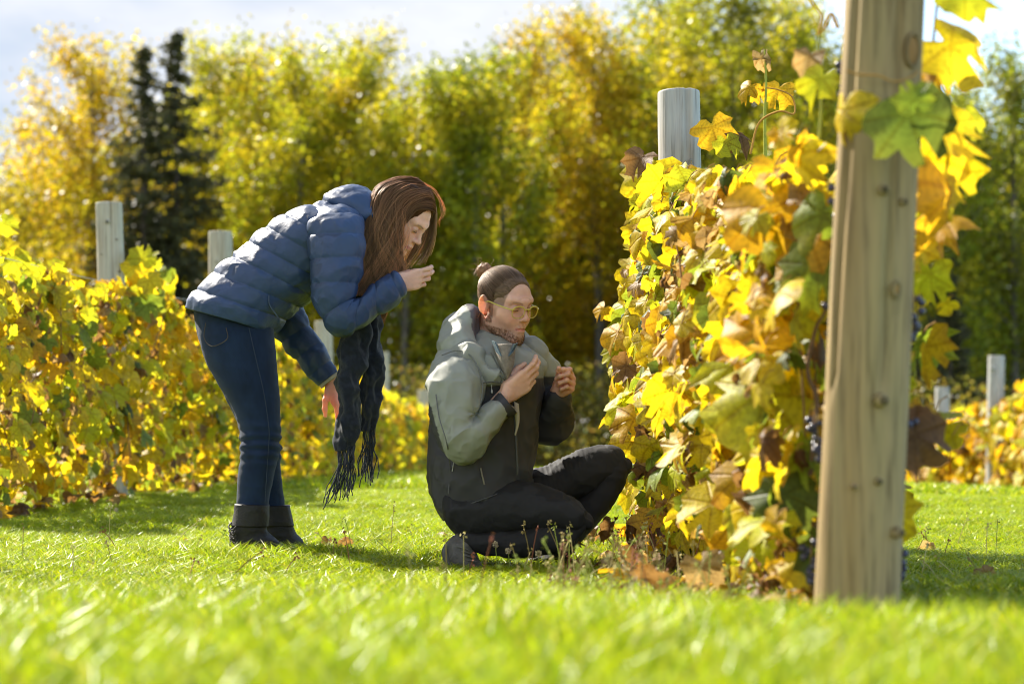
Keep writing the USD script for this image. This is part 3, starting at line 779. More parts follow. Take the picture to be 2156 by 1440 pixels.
far_extra = [
    L3(1500, 268, 6.9, 0.10, "golden", (-0.2, -0.9, 0.3), (0.25, 0, -0.9)), L3(1530, 300, 6.85, 0.07, "lime", (0.1, -0.9, 0.3), (0.2, 0, -0.9)), L3(1545, 280, 6.9, 0.09, "brown", (0.2, -0.5, 0.8), (0.9, 0, 0.3), 0.5),
    L3(1365, 365, 6.9, 0.13, "yellow", (-0.4, -0.9, 0.3), (0.15, 0, -0.95)), L3(1395, 430, 6.85, 0.13, "lime", (-0.3, -0.9, 0.3), (0.0, 0, -0.95)), L3(1350, 330, 6.9, 0.09, "brown", (-0.3, -0.7, 0.6), (-0.3, 0, -0.8), 0.5),
    L3(1345, 425, 6.9, 0.05, "lime", (-0.3, -0.9, 0.2), (-0.6, 0, -0.5)), L3(1340, 460, 6.9, 0.055, "yellow", (-0.3, -0.9, 0.2), (-0.8, 0, -0.3)), L3(1385, 500, 6.8, 0.12, "golden", (-0.3, -0.8, 0.4), (-0.6, 0, -0.6)),
    L3(1335, 880, 6.55, 0.10, "golden", (-0.3, -0.9, 0.3), (-0.3, 0, -0.9)), L3(1320, 770, 7.0, 0.08, "brown", (-0.3, -0.9, 0.3), (-0.8, 0, -0.4), 0.5), L3(1330, 930, 6.75, 0.09, "yellow", (-0.3, -0.9, 0.3), (-0.5, 0, -0.8)),
    L3(1300, 735, 7.1, 0.09, "lime", (-0.4, -0.9, 0.2), (-0.5, 0, -0.8), 0.3), L3(1285, 1105, 6.2, 0.07, "brown", (-0.3, -0.7, 0.5), (-0.1, 0, -0.9), 0.8), L3(1330, 1100, 6.2, 0.075, "brown", (-0.3, -0.7, 0.5), (0.1, 0, -0.9), 0.8), L3(1375, 1100, 6.15, 0.075, "brown", (-0.3, -0.7, 0.5), (0.2, 0, -0.9), 0.8),
    L3(1270, 650, 7.2, 0.05, "golden", (-0.3, -0.9, 0.3), (-0.5, 0, -0.8), 0.3), L3(1640, 190, 6.3, 0.07, "golden", (-0.3, -0.9, 0.3), (-0.2, 0, -0.9), 0.4), L3(1602, 120, 6.3, 0.06, "tan", (-0.3, -0.9, 0.3), (0.3, 0, -0.9), 0.9), L3(1580, 185, 6.3, 0.055, "golden", (-0.3, -0.9, 0.3), (-0.3, 0, -0.9), 0.3),
]


def half_at(fn):
    return lambda y: float(fn(y))


vine("vine nearest the big post, with broad blurred yellow leaves and dark grapes", 201, 4.05, 5.05, right_center, 0.20, right_top, -1, 680, MIX_R, 0.076, 270, bunch_near, "vines of the right row", near_extra, keep=clear_of_man)
vine("dense yellow and brown vine in the middle of the right row", 202, 5.05, 6.15, right_center, 0.25, right_top, -1, 780, MIX_R, 0.080, 285, (), "vines of the right row", (), keep=clear_of_man)
vine("vine wrapped round the grey post at the man's knee", 203, 6.15, 7.45, right_center, 0.27, right_top, -1, 920, MIX_R, 0.078, 280, (), "vines of the right row", far_extra, keep=clear_of_man)


def left_center(y):
    return np.interp(y, [8.0, 8.7, 11.3, 14, 20, 26, 30, 40], [-2.62, -2.56, -2.26, -2.00, -1.80, -1.60, -1.36, -1.02])


def left_top(y):
    return np.interp(y, [8.8, 10.3, 11.0, 11.7, 12.4, 14, 18, 24, 30, 40], [1.26, 1.14, 1.28, 1.33, 1.14, 1.15, 1.02, 0.80, 0.64, 0.55]) + 0.06 * math.sin(y * 3.3) + 0.05 * math.sin(y * 7.7)


LEFT = [(8.7, 9.9, "green and yellow vine cut off by the left edge"), (9.9, 10.9, "yellow vine just left of the leftmost thick post"), (10.9, 11.9, "vine around the leftmost thick post"),
        (11.9, 13.0, "vine between the leftmost post and the post at the woman's hip"), (13.0, 14.6, "vine right behind the woman's thighs"), (14.6, 16.8, "vine seen between the woman's legs and her hanging arm")]
for i, (a, b, lab) in enumerate(LEFT):
    ex = ()
    if i == 2:
        ex = [L3(300, 545, 11.2, 0.11, "lime", (0.1, -0.9, 0.3), (0.2, 0, 0.9)), L3(315, 590, 11.1, 0.10, "yellow", (0.2, -0.9, 0.3), (0.5, 0, -0.7)), L3(285, 560, 11.2, 0.11, "yellow", (0.0, -0.9, 0.3), (-0.2, 0, 0.7)), L3(310, 640, 11.2, 0.11, "green", (0.3, -0.9, 0.3), (0.2, 0, -0.8)), L3(295, 620, 11.3, 0.10, "lime", (0.3, -0.9, 0.3), (-0.2, 0, -0.8)), L3(325, 555, 11.2, 0.06, "lime", (0.4, -0.9, 0.3), (0.5, 0, 0.6))]
    if i == 0:
        ex = [L3(10, 470, 9.6, 0.08, "lime", (0.2, -0.9, 0.3), (0.7, 0, -0.5)), L3(30, 545, 9.6, 0.10, "lime", (0.2, -0.9, 0.3), (0.4, 0, -0.8)), L3(15, 525, 9.6, 0.09, "yellow", (0.2, -0.9, 0.3), (-0.2, 0, 0.8))]
    vine(lab, 220 + i, a, b, left_center, 0.20, left_top, 1, int(480 * (b - a)), MIX_L, 0.086, 260, (), "vines of the left row", ex)
vine("blurred yellow vines in the distance behind the scarf and the man's back", 240, 16.8, 24.0, left_center, 0.24, left_top, 1, 1900, MIX_L, 0.105, 240, (), "vines of the left row", stems=10)
vine("blurred yellow vines at the far end of the left row, left of the man's back", 241, 24.0, 40.0, left_center, 0.26, left_top, 1, 2300, MIX_L, 0.14, 200, (), "vines of the left row", stems=8)


def fr_center(y):
    return 5.62 - 0.055 * (y - 24)


def fr_top(y):
    return np.interp(y, [18, 21, 23, 25, 28, 34], [0.92, 0.84, 0.74, 0.36, 0.30, 0.25]) + 0.05 * math.sin(y * 2.7)


vine("yellow-orange vine of the distant right row at the right edge", 250, 18.5, 23.3, fr_center, 0.36, fr_top, -1, 1500, [("yellow", 4), ("golden", 4), ("lime", 2), ("brown", 1.0), ("tan", 0.5)], 0.14, 240, (), "vines of the distant right row", stems=5)
vine("low golden vine behind the big post at the end of the distant right row", 251, 23.3, 33.0, fr_center, 0.40, fr_top, -1, 1700, [("yellow", 4), ("golden", 4), ("lime", 1), ("brown", 1.5), ("tan", 0.5)], 0.16, 200, (), "vines of the distant right row", stems=5)

# ------------------------------------------------------------------ trellis wires and climbing tendrils
for z, lab in ((1.22, "thin upper trellis wire along the left vine row"), (0.80, "thin middle trellis wire along the left vine row")):
    ys = np.linspace(8.2, 40, 30)
    pts = np.column_stack([left_center(ys) + 0.09, ys, z + ground_z(left_center(ys), ys) + 0.03 * np.sin(ys)])
    put("trellis_wire", tube(pts, 0.0022, 5), M_METAL, label=lab, category="wire")
a, b = at(1470, 600, 6.9), at(1772, 225, 3.9)
put("trellis_wire", tube(np.linspace([right_center(7.1) - 0.09, 7.06, 0.95], [right_center(4.0) - 0.10, 3.93, 1.00], 12), 0.0020, 5), M_METAL, label="thin trellis wire from the big post to the grey vine post", category="wire")
rt = np.random.default_rng(9)


def shoot(label, pts, rad, col, n=26):
    q = bezier(pts, n)
    put("vine_shoot", Bag().add(*tube(q, np.linspace(rad, rad * 0.5, n), 6), col), M_STEM, label=label, category="shoot", group=None)


shoot("upright green shoot with curled dry leaves above the grey vine post", [at(1612, 350, 6.3), at(1610, 250, 6.3), at(1613, 180, 6.3), at(1610, 105, 6.3)], 0.006, (0.30, 0.33, 0.05))
shoot("long looping orange tendril right of the grey vine post", [at(1580, 325, 6.25), at(1598, 260, 6.25), at(1640, 235, 6.2), at(1672, 240, 6.2), at(1668, 205, 6.2), at(1640, 190, 6.2), at(1612, 185, 6.2)], 0.004, (0.42, 0.22, 0.04), 40)
shoot("tangled golden tendril beside the big post's top", [at(1765, 60, 4.0), at(1750, 30, 4.0), at(1735, 60, 4.0), at(1722, 72, 4.0), at(1730, 35, 4.0), at(1712, 10, 4.0), at(1700, -20, 4.0)], 0.004, (0.45, 0.27, 0.04), 40)
shoot("brown tendril wound across the front of the big post", [at(1782, 150, 3.73), at(1812, 158, 3.722), at(1850, 160, 3.715), at(1880, 172, 3.72), at(1915, 165, 3.735), at(1935, 150, 3.76)], 0.0028, (0.36, 0.20, 0.05), 30)
shoot("dark brown cane rising right of the big post", [at(1938, 330, 4.0), at(1955, 240, 4.0), at(1962, 120, 4.0), at(1978, -40, 4.0)], 0.0045, (0.16, 0.12, 0.05))
shoot("pale leaf stalk sticking out right of the big post", [at(1915, 470, 4.0), at(1960, 450, 3.98), at(2010, 432, 3.95)], 0.0035, (0.52, 0.40, 0.10))
shoot("dark cane climbing left of the big post", [at(1705, 1000, 4.1), at(1720, 850, 4.08), at(1700, 780, 4.08), at(1718, 690, 4.08), at(1740, 640, 4.06), at(1748, 480, 4.05)], 0.006, (0.13, 0.08, 0.05))
shoot("thin green shoot rising left of the big post", [at(1722, 330, 4.1), at(1730, 200, 4.1), at(1722, 100, 4.1), at(1735, 20, 4.1)], 0.0035, (0.32, 0.34, 0.06))

# ------------------------------------------------------------------ fallen leaves, seed heads and litter under the vines
rf = np.random.default_rng(21)
FALLEN = [(1262, 1112, 6.15, "brown", "dark curled leaf lying under the man's raised knee"), (1338, 1128, 6.0, "brown", "dark curled leaf at the foot of the right vines, beside the raised knee"), (1215, 1160, 5.9, "tan", "pale dry leaf in the grass right of the man's hidden far shoe"),
          (935, 1092, 7.6, "tan", "pale dry leaf in the grass just behind the man's seat"), (720, 1118, 7.1, "brown", "dry leaf in the grass under the long scarf fringe"), (730, 1148, 6.7, "brown", "dry brown leaf on the open grass between boots and squatting man, nearer one"),
          (690, 1130, 7.0, "brown", "dry brown leaf in the grass right of the woman's far boot"), (285, 1285, 3.6, "tan", "blurred pale leaf in the front grass left of the boots"), (90, 1285, 3.6, "tan", "blurred pale leaf in the front grass near the left edge"),
          (1960, 1130, 6.9, "tan", "pale leaf in shaded grass right of the big post, farther one"), (2075, 1170, 5.6, "tan", "pale leaf in shaded grass at the right edge"), (1440, 1215, 4.9, "tan", "dry leaf in the grass in front of the right vines' middle"),
          (1180, 1225, 4.7, "brown", "upright brown leaf in the grass in front of the squatting man"), (400, 1130, 7.4, "brown", "dry leaf in the grass left of the woman's boots"), (1570, 1250, 4.2, "tan", "blurred dry leaf in the grass left of the big post"), (1650, 1225, 4.4, "tan", "dry leaf against the vine foot beside the big post")]
for px, py, d, tone, lab in FALLEN:
    p = at(px, py, d); p[2] = float(ground_z(p[0], p[1])) + 0.03
    v, col = vine_leaf(rf, 0.045 + 0.02 * rf.random(), tone, 0.8)
    v = turn_leaf(v, rf, np.array([0, 0, 1.0]), 0.1) + p
    put("fallen_leaf", (v, LEAF_F, col), M_VINE, local=LEAF_LC, label=lab, category="leaf", group="dry leaves fallen on the lawn")
lit = Bag(); nlit = 0
for (fn, y0, y1, n, hw) in ((right_center, 4.1, 7.6, 150, 0.34), (left_center, 8.6, 22.0, 220, 0.3)):
    for i in range(n):
        y = y0 + (y1 - y0) * rf.random(); x = float(fn(y)) + (-abs(rf.normal()) if fn is right_center else rf.normal()) * hw * 0.6
        v, col = vine_leaf(rf, 0.05 + 0.045 * rf.random(), ("brown", "tan", "brown", "golden")[rf.integers(4)], 0.8)
        lit.add(turn_leaf(v, rf, np.array([0, 0, 1.0]), 0.1) + [x, y, float(ground_z(x, y)) + 0.02 + 0.05 * rf.random()], LEAF_F, col); nlit += 1
put("leaf_litter", lit, M_VINE, local=np.tile(LEAF_LC, (nlit, 1)), label="brown leaf litter lying under the vine rows", category="leaf litter", kind="stuff")
wd = Bag()
for i in range(340):
    if i < 260:
        y = 3.9 + 3.4 * rf.random(); x = float(right_center(y)) - 0.30 - 0.35 * rf.random() ** 2 + 0.1 * rf.normal()
    else:
        y = 5.2 + 2.2 * rf.random(); x = (rf.random() - 0.5) * 0.5 * y
    if -0.35 < x < 0.42 and 5.9 < y < 6.7:
        continue
    z = float(ground_z(x, y)); h = 0.06 + 0.10 * rf.random() ** 2
    a = rf.normal(size=2) * 0.02
    line = bezier([[x, y, z], [x + a[0], y + a[1], z + h * 0.6], [x + 2 * a[0], y + 2 * a[1], z + h]], 6)
    c = np.array([[0.40, 0.34, 0.14], [0.26, 0.20, 0.08], [0.32, 0.36, 0.08], [0.22, 0.08, 0.05]])[rf.integers(4)]
    wd.add(*tube(line, 0.0013, 4, False), c)
    for k in range(7):
        wd.add(*rhombs(line[-1][None] + rf.normal(size=(1, 3)) * [0.005, 0.005, 0.008], 0.010, rf, c[None] * 1.1))
put("dry_weed_stems", wd, M_STEM, smooth=False, label="thin dry weed and seed stems standing in the grass along the vines", category="weeds", kind="stuff")
M_FLOWER = own_colour("clover_flower_look", 0.9, 0.2)
CLOVER = [(1043, 1146, 6.1, "pale clover head right in front of the man's near shoe"), (1070, 1160, 6.0, "clover head in front of the man's folded calf"), (540, 1090, 8.2, "clover head in the grass behind the woman's boots"),
          (1133, 1165, 5.8, "clover head in the grass in front of the man's far shin"), (245, 1080, 9.0, "clover head in the shade under the left vines"), (180, 1275, 3.7, "blurred clover head in the front grass at left")]
for px, py, d, lab in CLOVER:
    p = at(px, py, d); z = float(ground_z(p[0], p[1]))
    z2 = max(p[2], z + 0.05)
    t = thing("clover_flower", lab, "flower", (p[0], p[1], z), "clover heads in the lawn")
    put("stalk", Bag().add(*tube([[p[0], p[1], z], [p[0] + 0.004, p[1], (z + z2) / 2], [p[0], p[1], z2]], 0.0012, 5), (0.25, 0.30, 0.06)), M_STEM, t)
    fb = Bag()
    for k in range(30):
        n = rf.normal(size=3); n /= np.linalg.norm(n)
        fb.add(*rhombs((np.array([p[0], p[1], z2]) + n * 0.007)[None], 0.011, rf, np.array([[0.50, 0.42, 0.26]]) * (0.7 + 0.5 * rf.random()), axis=n))
    put("flower_head", fb, M_FLOWER, t, smooth=False)
# ------------------------------------------------------------------ people: tools
class Solid:
    """A signed-distance block: rounded bones and ellipsoids blended smoothly, meshed by surface nets."""

    def __init__(self, lo, hi, h):
        self.lo, self.h = np.asarray(lo, float), h
        self.n = np.ceil((np.asarray(hi, float) - self.lo) / h).astype(int) + 1
        self.D = np.full(self.n, 0.5, np.float32)

    def _block(self, lo, hi, pad):
        a = np.clip(np.floor((np.asarray(lo) - pad - self.lo) / self.h).astype(int), 0, self.n)
        b = np.clip(np.ceil((np.asarray(hi) + pad - self.lo) / self.h).astype(int) + 1, 0, self.n)
        sl = tuple(slice(i, j) for i, j in zip(a, b))
        ax = [self.lo[k] + self.h * np.arange(a[k], b[k]) for k in range(3)]
        return sl, np.stack(np.meshgrid(*ax, indexing="ij"), -1)

    def _mix(self, sl, d, k, cut):
        D = self.D[sl]
        if cut:
            d = -d
            hh = np.maximum(k - np.abs(D - d), 0) / k
            self.D[sl] = np.maximum(D, d) + hh * hh * k / 4
        else:
            hh = np.maximum(k - np.abs(D - d), 0) / k
            self.D[sl] = np.minimum(D, d) - hh * hh * k / 4

    def bone(self, a, b, ra, rb=None, k=0.012, cut=False):
        a, b = np.asarray(a, float), np.asarray(b, float)
        rb = ra if rb is None else rb
        R = max(ra, rb)
        sl, P = self._block(np.minimum(a, b), np.maximum(a, b), R + k + 2 * self.h)
        if P.size == 0:
            return self
        ab = b - a
        t = np.clip(((P - a) @ ab) / max(ab @ ab, 1e-12), 0, 1)
        d = np.linalg.norm(P - a - t[..., None] * ab, axis=-1) - (ra + (rb - ra) * t)
        self._mix(sl, d, k, cut)
        return self

    def ball(self, c, r, k=0.012, R=None, cut=False):
        c, r = np.asarray(c, float), np.broadcast_to(np.asarray(r, float), (3,))
        m = r.max()
        sl, P = self._block(c - m, c + m, k + 2 * self.h)
        if P.size == 0:
            return self
        q = P - c
        if R is not None:
            q = q @ np.asarray(R).T
        k0 = np.linalg.norm(q / r, axis=-1)
        k1 = np.maximum(np.linalg.norm(q / r**2, axis=-1), 1e-6)
        self._mix(sl, k0 * (k0 - 1) / k1, k, cut)
        return self

    def ruffle(self, fn, band=0.03):
        i = np.nonzero(np.abs(self.D) < band)
        P = self.lo + self.h * np.stack(i, -1)
        self.D[i] += fn(P).astype(np.float32)
        return self

    def mesh(self):
        D = self.D
        neg = D < 0
        s = sum(neg[i:D.shape[0] - 1 + i, j:D.shape[1] - 1 + j, k:D.shape[2] - 1 + k].astype(np.int8) for i in (0, 1) for j in (0, 1) for k in (0, 1))
        cells = np.argwhere((s > 0) & (s < 8))
        ids = np.full(np.array(D.shape) - 1, -1, np.int64)
        ids[tuple(cells.T)] = np.arange(len(cells))
        offs = np.array([(i, j, k) for i in (0, 1) for j in (0, 1) for k in (0, 1)])
        vals = np.stack([D[tuple((cells + o).T)] for o in offs], 1)
        acc, cnt = np.zeros((len(cells), 3)), np.zeros(len(cells))
        for a in range(8):
            for b in range(a + 1, 8):
                if np.abs(offs[a] - offs[b]).sum() == 1:
                    m = (vals[:, a] < 0) != (vals[:, b] < 0)
                    t = vals[m, a] / (vals[m, a] - vals[m, b])
                    acc[m] += offs[a] + t[:, None] * (offs[b] - offs[a])
                    cnt[m] += 1
        v = self.lo + self.h * (cells + acc / cnt[:, None])
        faces = []
        for ax in range(3):
            o1, o2 = [(1, 2), (2, 0), (0, 1)][ax]
            sl0 = [slice(1, -1)] * 3; sl0[ax] = slice(0, -1)
            sl1 = [slice(1, -1)] * 3; sl1[ax] = slice(1, None)
            A, B = neg[tuple(sl0)], neg[tuple(sl1)]
            e = np.argwhere(A != B)
            flip = A[tuple(e.T)]
            e = e + [0 if q == ax else 1 for q in range(3)]
            d1, d2 = np.eye(3, dtype=int)[o1], np.eye(3, dtype=int)[o2]
            q = [ids[tuple((e - x).T)] for x in (d1 + d2, d2, 0 * d1, d1)]
            q = np.stack(q, 1)
            q = np.where(flip[:, None], q, q[:, ::-1])
            q = q[(q >= 0).all(1)]
            faces += [q[:, [0, 1, 2]], q[:, [0, 2, 3]]]
        return v, np.vstack(faces)


def ridges(P, f, seed=0, stretch=(1, 1, 1)):
    """Crease-like folds in 0..1."""
    n = meshkit.fbm(np.asarray(P) * f * np.asarray(stretch), 2, seed)
    return (1 - np.abs(2 * n - 1)) ** 3


class Loft:
    """A sleeve-like surface from rings; each ring is given by the two outline points seen in the photograph, its distance and half its depth."""

    def __init__(self, rings, Y0, na=64, step=0.006, power=2.0):
        rg = np.asarray(rings, float)
        A = np.array([at(r[0], r[1], Y0 + r[4]) for r in rg]); B = np.array([at(r[2], r[3], Y0 + r[4]) for r in rg])
        C, E, Wd = (A + B) / 2, (B - A) / 2, rg[:, 5]
        L = max(np.linalg.norm(np.diff(C, axis=0), axis=1).sum(), np.linalg.norm(np.diff(A, axis=0), axis=1).sum())
        n = max(6, int(L / step))
        allq = np.column_stack([C, E, Wd])
        q = bezier(allq, n)
        C, E, Wd = q[:, :3], q[:, 3:6], np.abs(q[:, 6])
        th = np.linspace(0, 2 * np.pi, na, endpoint=False)
        c, s = np.cos(th), np.sin(th)
        if power != 2.0:
            c, s = np.sign(c) * np.abs(c) ** (2 / power), np.sign(s) * np.abs(s) ** (2 / power)
        self.P = C[:, None] + E[:, None] * c[None, :, None] + np.array([0, 1.0, 0]) * (Wd[:, None] * s[None])[..., None]
        self.C, self.th = C, th
        self.s = np.concatenate([[0], np.cumsum(np.linalg.norm(np.diff(C, axis=0), axis=1))])
        self.u = np.linspace(0, 1, n)

    def normals(self):
        P = self.P
        du = np.gradient(P, axis=0)
        dv = (np.roll(P, -1, 1) - np.roll(P, 1, 1)) / 2
        N = np.cross(dv, du)
        N /= np.maximum(np.linalg.norm(N, axis=-1, keepdims=True), 1e-9)
        flip = np.sign((N * (P - self.C[:, None])).sum(-1).mean())
        return N * flip

    def push(self, amount):
        self.P = self.P + self.normals() * np.asarray(amount)[..., None]
        return self

    def mesh(self, round_ends=0.0):
        P = self.P
        n, na = P.shape[:2]
        v = P.reshape(-1, 3)
        i, j = np.meshgrid(np.arange(n - 1), np.arange(na), indexing="ij")
        a, b = (i * na + j).ravel(), (i * na + (j + 1) % na).ravel()
        f = np.vstack([np.stack([a, b, b + na], 1), np.stack([a, b + na, a + na], 1)])
        ends = [P[0].mean(0) + (P[0].mean(0) - P[1].mean(0)) / max(np.linalg.norm(P[0].mean(0) - P[1].mean(0)), 1e-9) * round_ends,
                P[-1].mean(0) + (P[-1].mean(0) - P[-2].mean(0)) / max(np.linalg.norm(P[-1].mean(0) - P[-2].mean(0)), 1e-9) * round_ends]
        extra, k = [], len(v)
        if round_ends:
            for ring, e, base in ((P[0], ends[0], 0), (P[-1], ends[1], (n - 1) * na)):
                prev = base
                for t in (0.35, 0.65, 0.87):
                    rr = ring.mean(0) + (ring - ring.mean(0)) * math.sqrt(1 - t * t) + (e - ring.mean(0)) * t
                    extra.append(rr)
                    m = np.arange(na); m2 = (m + 1) % na
                    q1, q2 = np.stack([prev + m, prev + m2, k + m2], 1), np.stack([prev + m, k + m2, k + m], 1)
                    f = np.vstack([f, q1, q2] if base else [f, q1[:, ::-1], q2[:, ::-1]])
                    prev = k; k += na
                extra.append(e[None]); m = np.arange(na)
                q = np.stack([prev + m, prev + (m + 1) % na, np.full(na, k)], 1)
                f = np.vstack([f, q if base else q[:, ::-1]])
                k += 1
        else:
            for e, base in ((ends[0], 0), (ends[1], (n - 1) * na)):
                extra.append(e[None]); m = np.arange(na)
                q = np.stack([base + m, base + (m + 1) % na, np.full(na, k)], 1)
                f = np.vstack([f, q if base else q[:, ::-1]])
                k += 1
        v = np.vstack([v] + extra)
        d = v[f[:, 1]] - v[f[:, 0]]; e = v[f[:, 2]] - v[f[:, 0]]
        if (np.cross(d, e) * (v[f[:, 0]] - v.mean(0))).sum() < 0:
            f = f[:, ::-1]
        return v, f


def shrunk(rings, k):
    """The body inside a garment: the same rings drawn in."""
    out = []
    for (ax, ay, bx, by, d, w) in rings:
        cx, cy = (ax + bx) / 2, (ay + by) / 2
        out.append((cx + (ax - cx) * k, cy + (ay - cy) * k, cx + (bx - cx) * k, cy + (by - cy) * k, d, w * k))
    return out


def head_axes(yaw, pitch, roll=0.0):
    """Rows: right, forward, up of a head that looks towards +x, turned towards the camera by yaw and down by pitch."""
    y, p = math.radians(yaw), math.radians(pitch)
    f = np.array([math.cos(p) * math.cos(y), -math.cos(p) * math.sin(y), -math.sin(p)])
    r = np.array([-math.sin(y), -math.cos(y), 0.0])
    u = np.cross(r, f)
    c, s = math.cos(math.radians(roll)), math.sin(math.radians(roll))
    return np.array([r * c + u * s, f, u * c - r * s])


def head_solid(female, h=0.0024):
    """A head about its own centre (x right, y forward, z up), with eye sockets, lids, nose, lips, ears and neck."""
    S = Solid((-0.10, -0.125, -0.17), (0.10, 0.135, 0.135), h)
    j = 0.94 if female else 1.0
    S.ball((0, -0.016, 0.034), (0.076, 0.094, 0.086), 0.01)
    S.ball((0, 0.030, -0.020), (0.062 * j, 0.060, 0.088), 0.03)
    S.ball((0, 0.034, 0.040), (0.056, 0.046, 0.046), 0.03)
    for s in (-1, 1):
        S.bone((s * 0.052 * j, -0.002, -0.062), (s * 0.018, 0.070, -0.108), 0.020 * j, 0.014, 0.03)
        S.bone((s * 0.050, 0.048, -0.022), (s * 0.034, 0.068, -0.036), 0.017, 0.017, 0.03)
        S.bone((s * 0.012, 0.090, 0.027), (s * 0.045, 0.076, 0.030), 0.008 if female else 0.011, 0.007, 0.022)
    S.ball((0, 0.076, -0.106), (0.018, 0.018 if female else 0.021, 0.016), 0.025)
    S.bone((0, 0.075, -0.055), (0, 0.078, -0.085), 0.022, 0.020, 0.03)
    for s in (-1, 1):
        S.ball((s * 0.031, 0.096, 0.004), (0.0165, 0.014, 0.0125), 0.014, cut=True)
    for s in (-1, 1):
        S.ball((s * 0.031, 0.0775, 0.005), 0.0140, 0.004)
        S.ball((s * 0.031, 0.0795, 0.0065), (0.0138, 0.0134, 0.0118), 0.003)
    n = 0.92 if female else 1.05
    S.bone((0, 0.088, 0.020), (0, 0.108 * (0.99 if female else 1.0), -0.020), 0.0065 * n, 0.0085 * n, 0.014)
    S.ball((0, 0.112, -0.027), (0.0105 * n, 0.0100, 0.0090), 0.010)
    for s in (-1, 1):
        S.ball((s * 0.0115 * n, 0.101, -0.031), (0.0065, 0.0085, 0.0068), 0.007)
        S.ball((s * 0.0055, 0.1055, -0.0375), (0.0032, 0.0040, 0.0028), 0.003, cut=True)
    S.bone((0, 0.094, -0.052), (0, 0.092, -0.044), 0.004, 0.004, 0.012)
    lip = 0.0062 if female else 0.0060
    fy = 0.003 if female else 0.001
    gap = 0.0 if female else 0.0045
    for s in (-1, 1):
        S.bone((0, 0.0985 + fy, -0.0575), (s * 0.011, 0.0960 + fy, -0.0575), lip * 0.85, lip * 0.8, 0.005)
        S.bone((s * 0.011, 0.0960 + fy, -0.0575), (s * 0.024, 0.0845, -0.0625), lip * 0.8, 0.0030, 0.005)
        S.bone((0, 0.0965 + fy, -0.0685 - gap), (s * 0.011, 0.0945 + fy, -0.0680 - gap), lip, lip * 0.95, 0.005)
        S.bone((s * 0.011, 0.0945 + fy, -0.0680 - gap), (s * 0.023, 0.0840, -0.0640 - gap * 0.4), lip * 0.9, 0.0030, 0.005)
        S.bone((0, 0.1045 + fy, -0.0630 - gap * 0.5), (s * 0.020, 0.0915, -0.0632 - gap * 0.5), 0.0011 + gap * 0.5, 0.0008, 0.002, cut=True)
    for s in (-1, 1):
        R = head_ear(s)
        S.ball((s * 0.082, -0.016, -0.004), (0.0070, 0.0205, 0.033), 0.006, R)
        S.ball((s * 0.089, -0.013, -0.002), (0.0066, 0.0120, 0.021), 0.005, R, cut=True)
        S.ball((s * 0.078, -0.006, -0.033), (0.0065, 0.008, 0.009), 0.006)
    S.bone((0, -0.028, -0.070), (0, -0.040, -0.18), 0.050 if female else 0.058, 0.050 if female else 0.060, 0.03)
    return S


def head_ear(s):
    a, b = math.radians(-24 * s), math.radians(-12)
    Rz = np.array([[math.cos(a), -math.sin(a), 0], [math.sin(a), math.cos(a), 0], [0, 0, 1]])
    Rx = np.array([[1, 0, 0], [0, math.cos(b), -math.sin(b)], [0, math.sin(b), math.cos(b)]])
    return Rz @ Rx


